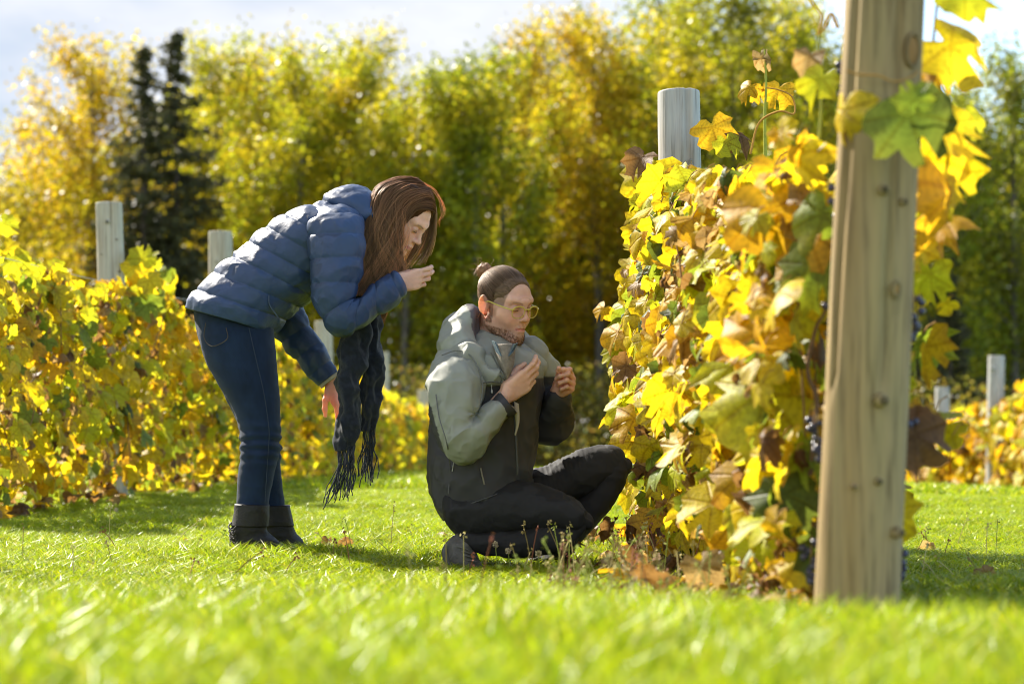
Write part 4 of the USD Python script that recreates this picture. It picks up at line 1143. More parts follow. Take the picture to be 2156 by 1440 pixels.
def skin_colour(p, female):
    """The skin's own tones about the head: lips, brows, lids, flush, beard."""
    x, y, z = p.T
    base = np.array([0.56, 0.32, 0.22]) if female else np.array([0.54, 0.305, 0.21])
    c = np.tile(base, (len(p), 1))

    def lay(mask, tone):
        m = np.clip(mask, 0, 1)[:, None]
        c[:] = c * (1 - m) + np.array(tone) * m

    ax = np.abs(x)
    lay(0.35 * np.exp(-(((ax - 0.042) / 0.02) ** 2 + ((z + 0.03) / 0.018) ** 2)) * (y > 0.03), [0.52, 0.20, 0.14])
    lay(0.35 * np.exp(-((ax / 0.014) ** 2 + ((z + 0.028) / 0.012) ** 2)) * (y > 0.09), [0.52, 0.20, 0.145])
    lay(0.9 * (ax > 0.068) * (np.abs(z + 0.005) < 0.05) * (y < 0.02) * (y > -0.045), [0.58, 0.21, 0.14])
    lay(0.5 * np.exp(-(((ax - 0.031) / 0.017) ** 2 + ((z - 0.010) / 0.009) ** 2)) * (y > 0.05), [0.33, 0.165, 0.12])
    if not female:
        b = np.clip((-0.036 - z - 0.25 * np.clip(0.05 - y, 0, 0.06)) / 0.018, 0, 1) * (y > -0.012) * np.clip((z + 0.135 - 0.9 * np.clip(0.045 - y, 0, 1)) / 0.012, 0, 1)
        b *= 1 - 0.9 * np.exp(-((ax / 0.026) ** 2 + ((z + 0.066) / 0.013) ** 2)) * (y > 0.07)
        b *= 0.65 + 0.35 * (z < -0.07)
        b *= 1 - np.exp(-(((ax - 0.038) / 0.016) ** 2 + ((z + 0.035) / 0.014) ** 2))
        sp = 0.55 + 0.45 * meshkit.noise(p * 700, 3)
        lay(0.62 * b * sp, [0.16, 0.085, 0.045])
        lay(0.7 * (ax > 0.055) * (z > -0.06) * (z < 0.03) * (y > -0.005) * (y < 0.018), [0.16, 0.095, 0.055])
    bb = np.clip((ax - 0.013) / 0.035, 0, 1)
    lay((0.75 if female else 0.6) * np.clip(1.5 - np.abs(z - (0.0225 if female else 0.0215) - 0.005 * np.sin(bb * 2.4)) / 0.0024, 0, 1) * (ax > 0.013) * (ax < 0.047) * (y > 0.06), [0.15, 0.085, 0.055])
    if female:
        m = (((y - 0.118) / 0.100) ** 2 + ((z + 0.012) / 0.118) ** 2 + (x / 0.076) ** 2 > 1.12) & (z > -0.01)
        lay(0.92 * m, [0.075, 0.034, 0.018])
    else:
        m = np.clip(((((y - 0.126) / 0.087) ** 2 + ((z + 0.010) / 0.125) ** 2 + (x / 0.092) ** 2) - 1.0) / 0.10, 0, 1) * (z > 0.005)
        lay(0.75 * m, [0.13, 0.085, 0.055])
    lipm = np.clip(1.35 - np.abs(z + (0.0632 if female else 0.0655)) / 0.0064, 0, 1) * np.clip((0.026 - ax) / 0.005, 0, 1) * (y > 0.082)
    lay(0.85 * lipm, [0.46, 0.155, 0.135] if female else [0.48, 0.19, 0.155])
    dark = (np.abs(z + (0.0632 if female else 0.0652)) < (0.0013 if female else 0.0035)) * (ax < 0.021) * (y > 0.078) * (y < (0.0975 if female else 0.094))
    lay(0.8 * dark, [0.08, 0.03, 0.025])
    return c


def hand(S, W, d, n, left, curls, thumb, k=1.0, spread=0.06, fore=None):
    """A hand on wrist W: d along the palm, n out of the palm; five separate bent fingers. Adds to the solid and returns the fingertips."""
    W = np.asarray(W, float)
    d = np.asarray(d, float) / np.linalg.norm(d)
    n = np.asarray(n, float); n = n - d * (d @ n); n /= np.linalg.norm(n)
    t = np.cross(d, n) * (-1 if left else 1)
    mcp = [(0.084, 0.0265), (0.087, 0.0090), (0.082, -0.0095), (0.073, -0.0265)]
    ln = [(0.043, 0.026, 0.021), (0.047, 0.030, 0.022), (0.044, 0.028, 0.021), (0.034, 0.021, 0.018)]
    rd = [0.0090, 0.0092, 0.0086, 0.0076]
    fo = -d if fore is None else np.asarray(fore, float) / np.linalg.norm(fore)
    S.bone(W + fo * 0.035, W + d * 0.004, 0.027 * k, 0.025 * k, 0.01)
    tips = []
    for i in range(4):
        base = W + k * (d * mcp[i][0] + t * mcp[i][1])
        S.bone(W + k * (d * 0.012 + t * mcp[i][1] * 0.62), base, 0.0140 * k, rd[i] * 1.22 * k, 0.010)
        S.bone(W + k * (d * 0.02 + t * mcp[i][1] * 0.8 + n * 0.006), base - d * 0.012 * k + n * 0.004, 0.0125 * k, 0.0095 * k, 0.010)
        a, p = 0.0, base
        side = t * (mcp[i][1] * spread / 0.0265)
        for q in range(3):
            a += math.radians(curls[i][q])
            e = math.cos(a) * d + math.sin(a) * n + side
            e /= np.linalg.norm(e)
            p2 = p + e * ln[i][q] * k
            S.bone(p, p2, rd[i] * (1.0, 0.93, 0.86)[q] * k, rd[i] * (0.93, 0.86, 0.72)[q] * k, 0.0035)
            S.ball(p2 if q < 2 else p2, rd[i] * (0.98, 0.90, 0.70)[q] * k, 0.003)
            p = p2
        tips.append(p)
    p = W + k * (d * 0.022 + t * 0.020 + n * 0.008)
    for q, (L, r0, r1) in enumerate(((0.044, 0.0150, 0.0115), (0.034, 0.0108, 0.0098), (0.027, 0.0098, 0.0075))):
        e = np.asarray(thumb[q], float); e = d * e[0] + t * e[1] + n * e[2]; e /= np.linalg.norm(e)
        p2 = p + e * L * k
        S.bone(p, p2, r0 * k, r1 * k, 0.006 if q else 0.012)
        p = p2
    tips.append(p)
    return tips


M_SKIN = own_colour("skin_look", 0.52, 0.32, 55.0, 0.90, 1.08, 0.25, 420.0, sub=0.22, dist=0.0012)
M_CLOTH = own_colour("cloth_look", 0.85, 0.2, 30.0, 0.85, 1.12, 0.35, 900.0, dist=0.001)
M_NYLON = own_colour("quilted_nylon_look", 0.46, 0.34, 22.0, 0.88, 1.10, 0.35, 60.0, dist=0.005)
M_SHELL = own_colour("rain_jacket_look", 0.60, 0.38, 18.0, 0.90, 1.08, 0.22, 700.0, dist=0.0012)
M_DENIM = own_colour("denim_look", 0.9, 0.15, 26.0, 0.70, 1.30, 0.6, 1100.0, sheen=0.1, stretch=(1, 1, 0.5))
M_TROUSER = own_colour("trouser_look", 0.80, 0.25, 20.0, 0.8, 1.15, 0.4, 260.0, dist=0.002)
M_LEATHER = own_colour("boot_look", 0.62, 0.35, 30.0, 0.65, 1.25, 0.6, 140.0, dist=0.003)
M_WOOL = own_colour("wool_look", 0.95, 0.1, 60.0, 0.6, 1.35, 0.9, 700.0, sheen=0.25, dist=0.003)
M_PLASTIC = own_colour("spectacle_look", 0.25, 0.5, 20.0, 0.95, 1.05)
M_HAIR = look("hair_look", {
    "c": ("attribute", {"attribute": "col"}), "p": ("principled_bsdf", {"roughness": 0.5, "specular_ior_level": 0.35, "specular_tint": (1.0, 0.85, 0.68)}), "tr": ("translucent_bsdf", {}),
    "h": ("hsv", {"saturation": 1.05, "value": 1.9}), "x": ("mix_closure", {"fac": 0.35})},
    [("c.color", "p.base_color"), ("c.color", "h.color"), ("h.color", "tr.color"), ("p.BSDF", "x.closure1"), ("tr.BSDF", "x.closure2")], "x.closure")
M_LENS = look("lens_look", {"t": ("transparent_bsdf", {}), "g": ("glossy_bsdf", {"roughness": 0.02, "color": (1, 1, 1)}), "f": ("fresnel", {"IOR": 1.45}), "k": ("math", {"math_type": "multiply", "value2": 0.2}), "x": ("mix_closure", {})},
    [("f.fac", "k.value1"), ("k.value", "x.fac"), ("t.BSDF", "x.closure1"), ("g.BSDF", "x.closure2")], "x.closure")


def snap(guides, verts, Y0, lift=0.004, reach=7.0, first=99):
    """Lays guide lines on the camera side of a surface given by its vertices."""
    px = verts[:, 0] / verts[:, 1] * FP + 1078
    py = 900 - (verts[:, 2] - CAM_Z) / verts[:, 1] * FP
    out = []
    for g in guides:
        q = []
        for i, (a, b, c) in enumerate(g):
            m = (px - a) ** 2 + (py - b) ** 2 < reach**2
            q.append((a, b, min(c, verts[m, 1].min() - Y0 - lift) if m.any() and i < first else c))
        out.append(q)
    return out


def strands(guides, Y0, count, seed, colour, radius=0.0009, npts=18, wave=0.006, layer=0.02, fray=0.004, across=None):
    """Locks of hair that run between neighbouring guide lines (each a list of px, py, depth)."""
    r = np.random.default_rng(seed)
    G = np.array([bezier([at(a, b, Y0 + c) for a, b, c in g], npts) for g in guides])
    bag = Bag()
    u = np.linspace(0, 1, npts)
    nclump = max(6, count // 22)
    cl = np.sort(r.random(nclump))
    ph = r.random(nclump) * 6.28
    fr = 1.2 + 1.3 * r.random(nclump)
    tone = 0.5 + 1.0 * r.random(nclump) ** 1.2
    for i in range(count):
        c = r.integers(nclump)
        w = np.clip(cl[c] + r.normal() * 0.30 / nclump ** 0.9 * 2, 0, 1) * (len(G) - 1)
        a = min(int(w), len(G) - 2)
        q = G[a] * (1 - (w - a)) + G[a + 1] * (w - a)
        q = q + np.array([1.0, 0.3, 0.2]) * (np.sin(u * 6.28 * fr[c] + ph[c]) * wave * u**1.2)[:, None]
        q = q + np.array([0, 1.0, 0]) * layer * r.random() + r.normal(size=3) * fray * (0.25 + u[:, None]) * 0.6
        n = int(npts * (0.66 + 0.34 * r.random())) if r.random() < 0.6 else npts
        col = colour(u[:n], r) * tone[c]
        v, f = tube(q[:n], radius * (1.0 - 0.6 * u[:n] ** 3), 3, False)
        bag.add(v, f, np.repeat(col, 3, 0))
    return bag
# ------------------------------------------------------------------ the woman in the blue jacket
YW = 6.76
wt = thing("person", "woman bending forward in blue quilted jacket, jeans and dark scarf, hand at her nose", "person", (at(530, 0, YW)[0], YW, 0.0))


def wp(px, py, dd=0.0):
    return at(px, py, YW + dd)


TORSO = [(397, 652, 580, 703, 0, .200), (412, 622, 598, 682, 0, .205), (445, 586, 622, 655, 0, .200), (480, 553, 650, 632, 0, .192), (512, 527, 680, 612, 0, .190), (545, 497, 712, 590, 0, .195),
         (580, 471, 742, 562, 0, .202), (619, 448, 765, 538, 0, .205), (662, 435, 775, 515, 0, .190), (705, 430, 785, 495, 0, .130), (745, 432, 800, 480, 0, .085)]
ARM_N = [(664, 446, 742, 440, -.10, .060), (652, 470, 762, 462, -.165, .085), (653, 500, 768, 500, -.195, .090), (656, 535, 767, 530, -.21, .090), (660, 575, 756, 575, -.22, .086), (662, 615, 750, 610, -.225, .082), (666, 645, 747, 622, -.228, .080),
         (678, 678, 746, 628, -.228, .078), (702, 702, 748, 632, -.226, .074), (734, 704, 756, 628, -.222, .070), (762, 690, 768, 618, -.212, .066), (788, 671, 785, 604, -.195, .060), (818, 650, 806, 591, -.172, .054), (852, 619, 830, 577, -.15, .047)]
ARM_F = [(590, 560, 690, 530, .20, .075), (562, 640, 648, 605, .215, .075), (568, 690, 632, 645, .215, .068), (598, 725, 654, 690, .205, .058), (638, 773, 683, 738, .19, .050), (672, 812, 711, 782, .18, .045)]
LEG_N = [(410, 655, 572, 668, -.075, .100), (415, 690, 577, 702, -.080, .100), (423, 730, 581, 740, -.085, .095), (436, 768, 584, 778, -.085, .090), (456, 805, 587, 808, -.085, .085), (476, 836, 589, 836, -.085, .078),
         (492, 868, 591, 868, -.085, .070), (505, 905, 591, 905, -.085, .064), (509, 932, 590, 932, -.085, .060), (506, 958, 587, 958, -.085, .060), (502, 988, 580, 988, -.085, .060), (499, 1022, 573, 1022, -.085, .056), (498, 1058, 566, 1058, -.085, .052), (500, 1085, 564, 1085, -.085, .050)]
LEG_F = [(420, 655, 570, 668, .080, .095), (425, 700, 575, 712, .085, .095), (440, 765, 578, 775, .085, .090), (470, 830, 584, 832, .085, .080), (500, 890, 588, 890, .085, .068), (509, 932, 590, 932, .085, .060), (514, 985, 591, 985, .085, .058), (525, 1022, 595, 1022, .085, .054), (534, 1060, 600, 1060, .085, .050), (538, 1085, 603, 1085, .085, .048)]

# body: one figure, head to feet
HC, HA, HK = wp(846, 455, -.005), head_axes(20, 43), 0.955


def on_head(p, C=HC, A=HA, k=HK):
    return np.asarray(p, float) @ A * k + C


body = Bag()
hv, hf = head_solid(True).mesh()
body.add(on_head(hv), hf, skin_colour(hv, True))
SK = np.array([0.56, 0.32, 0.22])
H = Solid(wp(820, 660, -.26), wp(930, 520, .06), 0.0022)
hand(H, wp(836, 597, -.145), (.92, .25, .22), (-.25, .95, .15), False, [(16, 36, 20), (22, 40, 24), (28, 46, 26), (34, 50, 28)], [(.8, .1, .65), (.9, -.05, .5), (.95, -.1, .3)], 0.93, 0.01, (-.75, 0, -.65))
v, f = H.mesh(); body.add(v, f, SK * (0.96 + 0.1 * meshkit.noise(v * 140)[:, None]))
H = Solid(wp(660, 890, .08), wp(760, 760, .30), 0.0024)
hand(H, wp(698, 808, .175), (.36, -.05, -.93), (-.75, .45, -.2), True, [(8, 14, 8), (14, 18, 10), (20, 22, 12), (26, 26, 12)], [(.7, .6, .3), (.9, .3, .3), (.95, .1, .25)], 0.90, 0.10, (-.45, 0, .9))
v, f = H.mesh(); body.add(v, f, SK * [1.0, 0.92, 0.9])
for rings in (TORSO, ARM_N[1:], ARM_F, LEG_N, LEG_F):
    v, f = Loft(shrunk(rings, 0.80), YW, 24, 0.03).mesh(); body.add(v, f, SK)
body.add(*tube([wp(760, 462), wp(800, 462), wp(828, 466)], [.055, .050, .048], 20), SK)
put("body", body, M_SKIN, wt)

# eyes: lashes and brows
fe = Bag()
for s in (-1, 1):
    a = np.linspace(-1, 1, 12)
    fe.add(*tube(on_head(np.column_stack([s * (0.031 + 0.0125 * a), 0.0928 - 0.0050 * a**2 + 0.0004, -0.0006 - 0.0018 * (1 - a**2) + 0.0012 * a * 0])), 0.0011, 6), (0.02, 0.012, 0.01))
    fe.add(*tube(on_head(np.column_stack([s * (0.031 + 0.0115 * a), 0.0935 - 0.0055 * a**2, 0.0045 + 0.0028 * (1 - a**2)])), 0.0005, 5), (0.34, 0.18, 0.125))
put("lashes", fe, M_HAIR, wt)

# jeans
jl = Bag()
DEN = np.array([0.010, 0.020, 0.044])
for rings, sd in ((LEG_N, 1), (LEG_F, 2)):
    L = Loft(rings, YW, 72, 0.005)
    kn = np.exp(-((L.P[..., 2] - wp(0, 935)[2]) / 0.055) ** 2)
    L.push(0.006 * ridges(L.P, 9, sd, (1, 1, 2.0)) * (0.35 + kn) + 0.004 * kn * np.sin(L.P[..., 2] * 190 + 2 * np.sin(L.th)[None]) - 0.002)
    v, f = L.mesh()
    z = v[:, 2]
    fade = 0.85 + 0.45 * meshkit.fbm(v * 9, 3, sd)[:, None]
    jl.add(v, f, DEN * fade)
v, f = Loft([(408, 640, 568, 650, 0, .165), (411, 672, 575, 695, 0, .172), (418, 710, 578, 722, 0, .168), (432, 748, 578, 752, 0, .155)], YW, 72, 0.006).mesh(0.02)
jl.add(v, f, DEN)
jeans = put("jeans", jl, M_DENIM, wt)
q = [wp(x, y, -.085 - w) for x, y, w in ((524, 690, .099), (540, 760, .094), (556, 830, .082), (566, 900, .068), (566, 932, .064), (562, 990, .062), (558, 1060, .056))]
put("side_seam", tube(bezier(q, 30), 0.0011, 6), M_DENIM, jeans, col=(0.035, 0.045, 0.065))
q = [wp(x, y, -.085 - w) for x, y, w in ((433, 680, .078), (430, 712, .074), (447, 729, .094), (478, 714, .106), (476, 690, .106))]
put("back_pocket", tube(bezier(q, 24), 0.0015, 6), M_DENIM, jeans, col=(0.07, 0.055, 0.04))

# boots
BT = np.array([0.011, 0.0095, 0.008])
for rings, cuffs, dd in (([(498, 1064, 564, 1066, -.085, .060), (492, 1092, 563, 1094, -.085, .058), (488, 1116, 564, 1120, -.085, .055), (485, 1134, 586, 1140, -.085, .052), (484, 1152, 606, 1156, -.085, .050), (486, 1178, 612, 1182, -.085, .047)], [(496, 1060, 566, 1062, -.085, .064), (491, 1086, 566, 1088, -.085, .064), (487, 1106, 565, 1108, -.085, .063)], 0),
                 ([(546, 1066, 606, 1066, .085, .055), (550, 1098, 614, 1098, .085, .055), (552, 1122, 624, 1124, .085, .053), (552, 1136, 638, 1140, .085, .052), (552, 1152, 652, 1156, .085, .050), (556, 1176, 658, 1180, .085, .047)], [(544, 1064, 609, 1063, .085, .059), (548, 1088, 615, 1088, .085, .059), (549, 1106, 619, 1107, .085, .058)], 1)):
    L = Loft(rings, YW, 48, 0.005); L.push(0.006 * ridges(L.P, 14, 5 + dd, (1, 1, 1.8)) - 0.002)
    v, f = L.mesh()
    bt = put("boot", Bag().add(v, f, BT * (0.7 + 0.7 * meshkit.fbm(v * 30, 3, 2)[:, None])), M_LEATHER, wt)
    L = Loft(cuffs, YW, 48, 0.004); L.push(0.004 * ridges(L.P, 14, 9 + dd) - 0.001)
    v, f = L.mesh(); put("folded_cuff", Bag().add(v, f, BT * 1.25), M_LEATHER, bt)
    if dd == 0:
        lc = Bag()
        for i in range(5):
            lc.add(*tube(bezier([wp(487 + 3 * i, 1100 + 9 * i, -.10), wp(481 + i, 1108 + 9 * i, -.125), wp(489 + 2 * i, 1116 + 9 * i, -.14), wp(497, 1108 + 9 * i, -.145)], 10), 0.0028, 6), (0.03, 0.025, 0.02))
        put("laces", lc, M_LEATHER, bt)

# quilted jacket
BLUE = np.array([0.026, 0.047, 0.100])


def quilt(L, pitch, amp, seed, phase=0.0):
    w = np.abs(np.sin(np.pi * (L.s / pitch + phase)))[:, None]
    puff = amp * (w ** 0.42 - 0.6)
    gather = 0.0055 * (meshkit.noise(np.stack([L.P[..., 0] * 34, L.P[..., 1] * 60, L.P[..., 2] * 34], -1), seed) - 0.5) * (1.25 - w)
    folds = 0.011 * (ridges(L.P, 6.5, seed + 1) - 0.3) + 0.005 * (ridges(L.P, 17, seed + 2, (1.3, 1.0, 0.8)) - 0.3)
    L.push(puff + gather + folds)
    return L


L = quilt(Loft(TORSO, YW, 150, 0.0035, 2.15), 0.0715, 0.0105, 3, 0.08)
v, f = L.mesh()
jk = put("jacket", Bag().add(v, f, BLUE * (0.92 + 0.16 * meshkit.fbm(v * 7, 3, 1)[:, None])), M_NYLON, wt)
v, f = quilt(Loft(ARM_N, YW, 110, 0.0035), 0.083, 0.010, 5, 0.35).mesh(0.02)
put("sleeve", Bag().add(v, f, BLUE), M_NYLON, jk)
v, f = quilt(Loft(ARM_F, YW, 90, 0.004), 0.075, 0.007, 7, 0.1).mesh(0.004)
put("sleeve", Bag().add(v, f, BLUE), M_NYLON, jk)
L = Loft([(664, 803, 706, 773, .182, .041), (677, 818, 716, 789, .179, .040)], YW, 40, 0.004)
put("cuff_lining", L.mesh(), M_CLOTH, jk, col=(0.42, 0.38, 0.28))
HOOD = [(684, 424, 688, 434, 0, .030), (690, 414, 704, 446, 0, .085), (708, 402, 728, 466, 0, .118), (740, 394, 760, 486, 0, .128), (772, 399, 788, 500, -.005, .118), (796, 416, 806, 505, -.01, .095)]
L = Loft(HOOD, YW, 80, 0.004); L.push(0.014 * (ridges(L.P, 9, 12) - 0.3) + 0.006 * (ridges(L.P, 22, 13) - 0.3))
v, f = L.mesh(0.012); put("hood", Bag().add(v, f, BLUE * 1.05), M_NYLON, jk)
q = [wp(x, y, -w) for x, y, w in ((566, 622, .190), (568, 642, .178), (585, 668, .150))]
put("pocket_zip", tube(bezier(q, 12), 0.002, 6), M_PLASTIC, jk, col=(0.06, 0.08, 0.13))
q = [wp(x, y, -w) for x, y, w in ((640, 446, .172), (652, 470, .205), (655, 520, .202), (662, 600, .175), (668, 650, .14))]
put("armhole_seam", tube(bezier(q, 20), 0.0022, 6), M_NYLON, jk, col=BLUE * 0.5)

# scarf: two hanging ends with fringes, and a turn round the neck
NAVY = np.array([0.016, 0.019, 0.028])
sc = Bag()
SA = [(733, 640, 778, 640, -.045, .030), (730, 690, 782, 690, -.05, .034), (718, 735, 778, 735, -.055, .036), (714, 770, 764, 770, -.06, .034), (712, 805, 752, 805, -.06, .030), (715, 832, 757, 835, -.06, .032), (716, 870, 760, 872, -.06, .032), (709, 905, 757, 905, -.06, .030), (707, 930, 752, 926, -.06, .022), (709, 946, 748, 940, -.06, .012)]
SB = [(760, 640, 795, 640, .0, .030), (764, 690, 796, 690, .005, .034), (762, 735, 803, 735, .01, .036), (765, 775, 805, 775, .01, .034), (764, 815, 803, 815, .01, .030), (763, 850, 795, 850, .01, .030), (764, 885, 793, 880, .01, .024), (765, 904, 790, 900, .01, .012)]
SN = [(742, 520, 800, 560, -.02, .07), (738, 560, 800, 590, -.02, .06), (742, 605, 802, 625, -.02, .045), (745, 650, 800, 660, -.02, .035)]
for rings, sd in ((SA, 1), (SB, 2), (SN, 3)):
    L = Loft(rings, YW, 90, 0.0045)
    pl = 0.8 * np.sin(L.th * 4 + 5 * meshkit.noise(np.column_stack([L.s * 7, 0 * L.s, 0 * L.s + sd]))[:, None] * 1.0 + sd)
    kn = meshkit.fbm(np.stack([L.P[..., 0] * 22, L.P[..., 1] * 22, L.P[..., 2] * 14], -1), 3, sd)
    L.push(0.0050 * pl + 0.042 * (kn - 0.5) + 0.012 * (ridges(L.P, 13, 40 + sd, (1.6, 1.6, 0.6)) - 0.3))
    v, f = L.mesh(0.01)
    sc.add(v, f, NAVY * (0.75 + 0.6 * meshkit.noise(v * 90, sd)[:, None]))
scarf = put("scarf", sc, M_WOOL, wt)
r = np.random.default_rng(4)
for (x0, x1, y0, dd, n, ends) in ((709, 748, 940, -.06, 34, lambda t: (686 + 62 * t + (-6 if t < 0.2 else 0), 1058 - 34 * t)), (766, 790, 896, .01, 24, lambda t: (757 + 32 * t, 1004))):
    for i in range(n):
        t = (i + r.random()) / n
        ex, ey = ends(t)
        ex += r.normal() * 5; ey += r.normal() * 9
        xs = x0 + (x1 - x0) * t
        q = bezier([wp(xs, y0 - 8, dd), wp(xs + r.normal() * 3, y0 + (ey - y0) * 0.35, dd + 0.012 * r.normal()), wp(xs * 0.5 + ex * 0.5 + r.normal() * 4, y0 + (ey - y0) * 0.7, dd + 0.015 * r.normal()), wp(ex, ey, dd + 0.015 * r.normal())], 16)
        q[:, 0] += 0.0016 * np.sin(np.linspace(0, 22 + 8 * r.random(), 16))
        put("fringe_thread", Bag().add(*tube(q, 0.0019, 5), NAVY * (0.9 + 0.9 * r.random())), M_WOOL, scarf)

# long brown hair
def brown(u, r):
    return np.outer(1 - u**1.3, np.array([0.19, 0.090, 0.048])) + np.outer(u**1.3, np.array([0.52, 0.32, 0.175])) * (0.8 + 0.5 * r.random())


hb = Bag()
CAP = Solid((-0.12, -0.15, -0.12), (0.12, 0.14, 0.16), 0.0035)
CAP.ball((0, -0.018, 0.034), (0.086, 0.106, 0.095), 0.01)
CAP.ball((0, 0.028, 0.060), (0.062, 0.054, 0.050), 0.02)
CAP.ball((0.055, -0.02, -0.04), (0.034, 0.06, 0.07), 0.03)
CAP.ball((-0.055, -0.03, -0.03), (0.030, 0.045, 0.05), 0.03)
CAP.ball((0.006, 0.118, -0.012), (0.066, 0.096, 0.114), 0.008, cut=True)
CAP.bone((0, -0.02, -0.10), (0, 0.10, -0.16), 0.06, 0.09, 0.01, cut=True)
CAP.ruffle(lambda P: 0.004 * (meshkit.noise(np.stack([P[:, 0] * 260, P[:, 1] * 25, P[:, 2] * 60], -1)) - 0.5))
v, f = CAP.mesh()
CAPV = on_head(v)
hb.add(on_head(v), f, np.array([0.085, 0.038, 0.020]) * (0.7 + 0.6 * meshkit.noise(np.stack([v[:, 0] * 300, v[:, 1] * 20, v[:, 2] * 60], -1))[:, None]))
v, f = Loft([(850, 385, 892, 405, -.02, .06), (816, 402, 868, 432, -.055, .05), (796, 436, 846, 455, -.07, .045), (786, 485, 838, 488, -.078, .040), (780, 530, 832, 532, -.08, .036), (770, 570, 828, 575, -.08, .030), (759, 600, 818, 604, -.08, .02)], YW, 48, 0.006).mesh(0.01)
hb.add(v, f, (0.075, 0.036, 0.02))
hair = put("hair", hb, M_HAIR, wt)
NEAR = [[(913, 420, -.045), (893, 412, -.072), (862, 428, -.098), (843, 468, -.108), (836, 512, -.112), (838, 560, -.115), (826, 604, -.105)],
        [(909, 412, -.045), (876, 408, -.085), (843, 430, -.112), (828, 475, -.125), (822, 520, -.13), (818, 565, -.13), (808, 612, -.115)],
        [(903, 398, -.035), (862, 394, -.085), (826, 416, -.118), (810, 465, -.132), (804, 515, -.138), (797, 565, -.138), (784, 616, -.125)],
        [(893, 386, -.02), (848, 384, -.075), (812, 404, -.112), (795, 455, -.132), (788, 510, -.140), (780, 560, -.142), (764, 618, -.13)],
        [(880, 377, -.005), (838, 378, -.055), (802, 396, -.095), (785, 445, -.122), (777, 500, -.135), (768, 555, -.14), (750, 622, -.135)],
        [(866, 373, .02), (830, 376, -.02), (798, 392, -.06), (781, 430, -.095), (774, 480, -.112), (764, 540, -.12), (748, 610, -.12)]]
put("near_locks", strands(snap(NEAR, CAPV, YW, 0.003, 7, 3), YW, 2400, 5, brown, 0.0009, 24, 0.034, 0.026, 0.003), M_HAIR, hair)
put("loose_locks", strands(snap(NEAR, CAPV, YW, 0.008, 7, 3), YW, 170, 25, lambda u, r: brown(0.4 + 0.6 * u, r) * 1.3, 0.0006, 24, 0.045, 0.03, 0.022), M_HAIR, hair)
TOP = [[(866, 373, .03), (840, 374, .0), (812, 386, -.03), (796, 410, -.05), (788, 440, -.06)], [(880, 376, .04), (850, 372, .03), (820, 380, .02), (798, 400, .01), (786, 430, .0)], [(895, 388, .05), (862, 376, .06), (825, 384, .06), (800, 405, .05), (786, 440, .04)]]
FRONT = [[(908, 398, .01), (896, 394, -.03), (872, 404, -.07), (852, 432, -.092), (842, 470, -.102)], [(913, 412, .0), (903, 407, -.035), (882, 412, -.070), (860, 432, -.090), (846, 468, -.102)], [(917, 428, .0), (910, 422, -.03), (895, 422, -.065), (872, 432, -.088), (852, 458, -.10)], [(917, 440, .0), (908, 434, -.03), (892, 432, -.065), (872, 438, -.088), (856, 462, -.10)], [(918, 450, .0), (909, 444, -.03), (892, 441, -.065), (873, 446, -.088), (856, 470, -.10)]]
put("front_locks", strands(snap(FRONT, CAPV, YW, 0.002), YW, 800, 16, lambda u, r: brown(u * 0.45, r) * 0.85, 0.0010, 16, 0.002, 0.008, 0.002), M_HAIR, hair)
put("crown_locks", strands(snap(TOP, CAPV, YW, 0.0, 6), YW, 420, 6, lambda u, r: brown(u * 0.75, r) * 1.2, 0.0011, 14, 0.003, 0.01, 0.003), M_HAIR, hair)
FAR = [[(905, 402, .03), (918, 440, .055), (916, 485, .065), (907, 525, .065), (898, 556, .06)], [(903, 405, .04), (914, 445, .065), (908, 490, .075), (896, 530, .075), (880, 556, .07)], [(900, 410, .05), (906, 450, .075), (893, 500, .085), (872, 540, .08), (850, 572, .07)], [(898, 415, .055), (896, 460, .08), (872, 510, .085), (846, 550, .08), (828, 590, .07)]]
put("far_locks", strands(FAR, YW, 230, 7, lambda u, r: np.outer(0.8 + 0.4 * u, [0.46, 0.31, 0.165]), 0.0009, 14, 0.004, 0.01, 0.005), M_HAIR, hair)
TIP = [[(835, 590, .03), (824, 630, .03), (815, 665, .03), (800, 690, .03)], [(815, 590, .03), (806, 630, .03), (802, 660, .03), (796, 686, .03)]]
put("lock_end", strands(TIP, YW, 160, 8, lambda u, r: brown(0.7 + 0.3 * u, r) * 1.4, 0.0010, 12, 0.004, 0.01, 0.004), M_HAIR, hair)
STRAY = [[(900, 396, 0), (925, 420, .0), (930, 455, .0), (918, 480, .01)], [(880, 378, .0), (912, 396, .0), (936, 440, .0), (924, 475, .0)]]
put("stray_hairs", strands(STRAY, YW, 14, 9, lambda u, r: brown(0.5 + 0.4 * u, r) * 1.4, 0.0006, 14, 0.006, 0.02, 0.006), M_HAIR, hair)
# ------------------------------------------------------------------ the man in the grey and black jacket
YM = 6.30
mt = thing("person", "squatting man with hair bun and yellow glasses in a grey and black rain jacket", "person", (at(1060, 0, YM)[0], YM, 0.0))


def mp_(px, py, dd=0.0):
    return at(px, py, YM + dd)


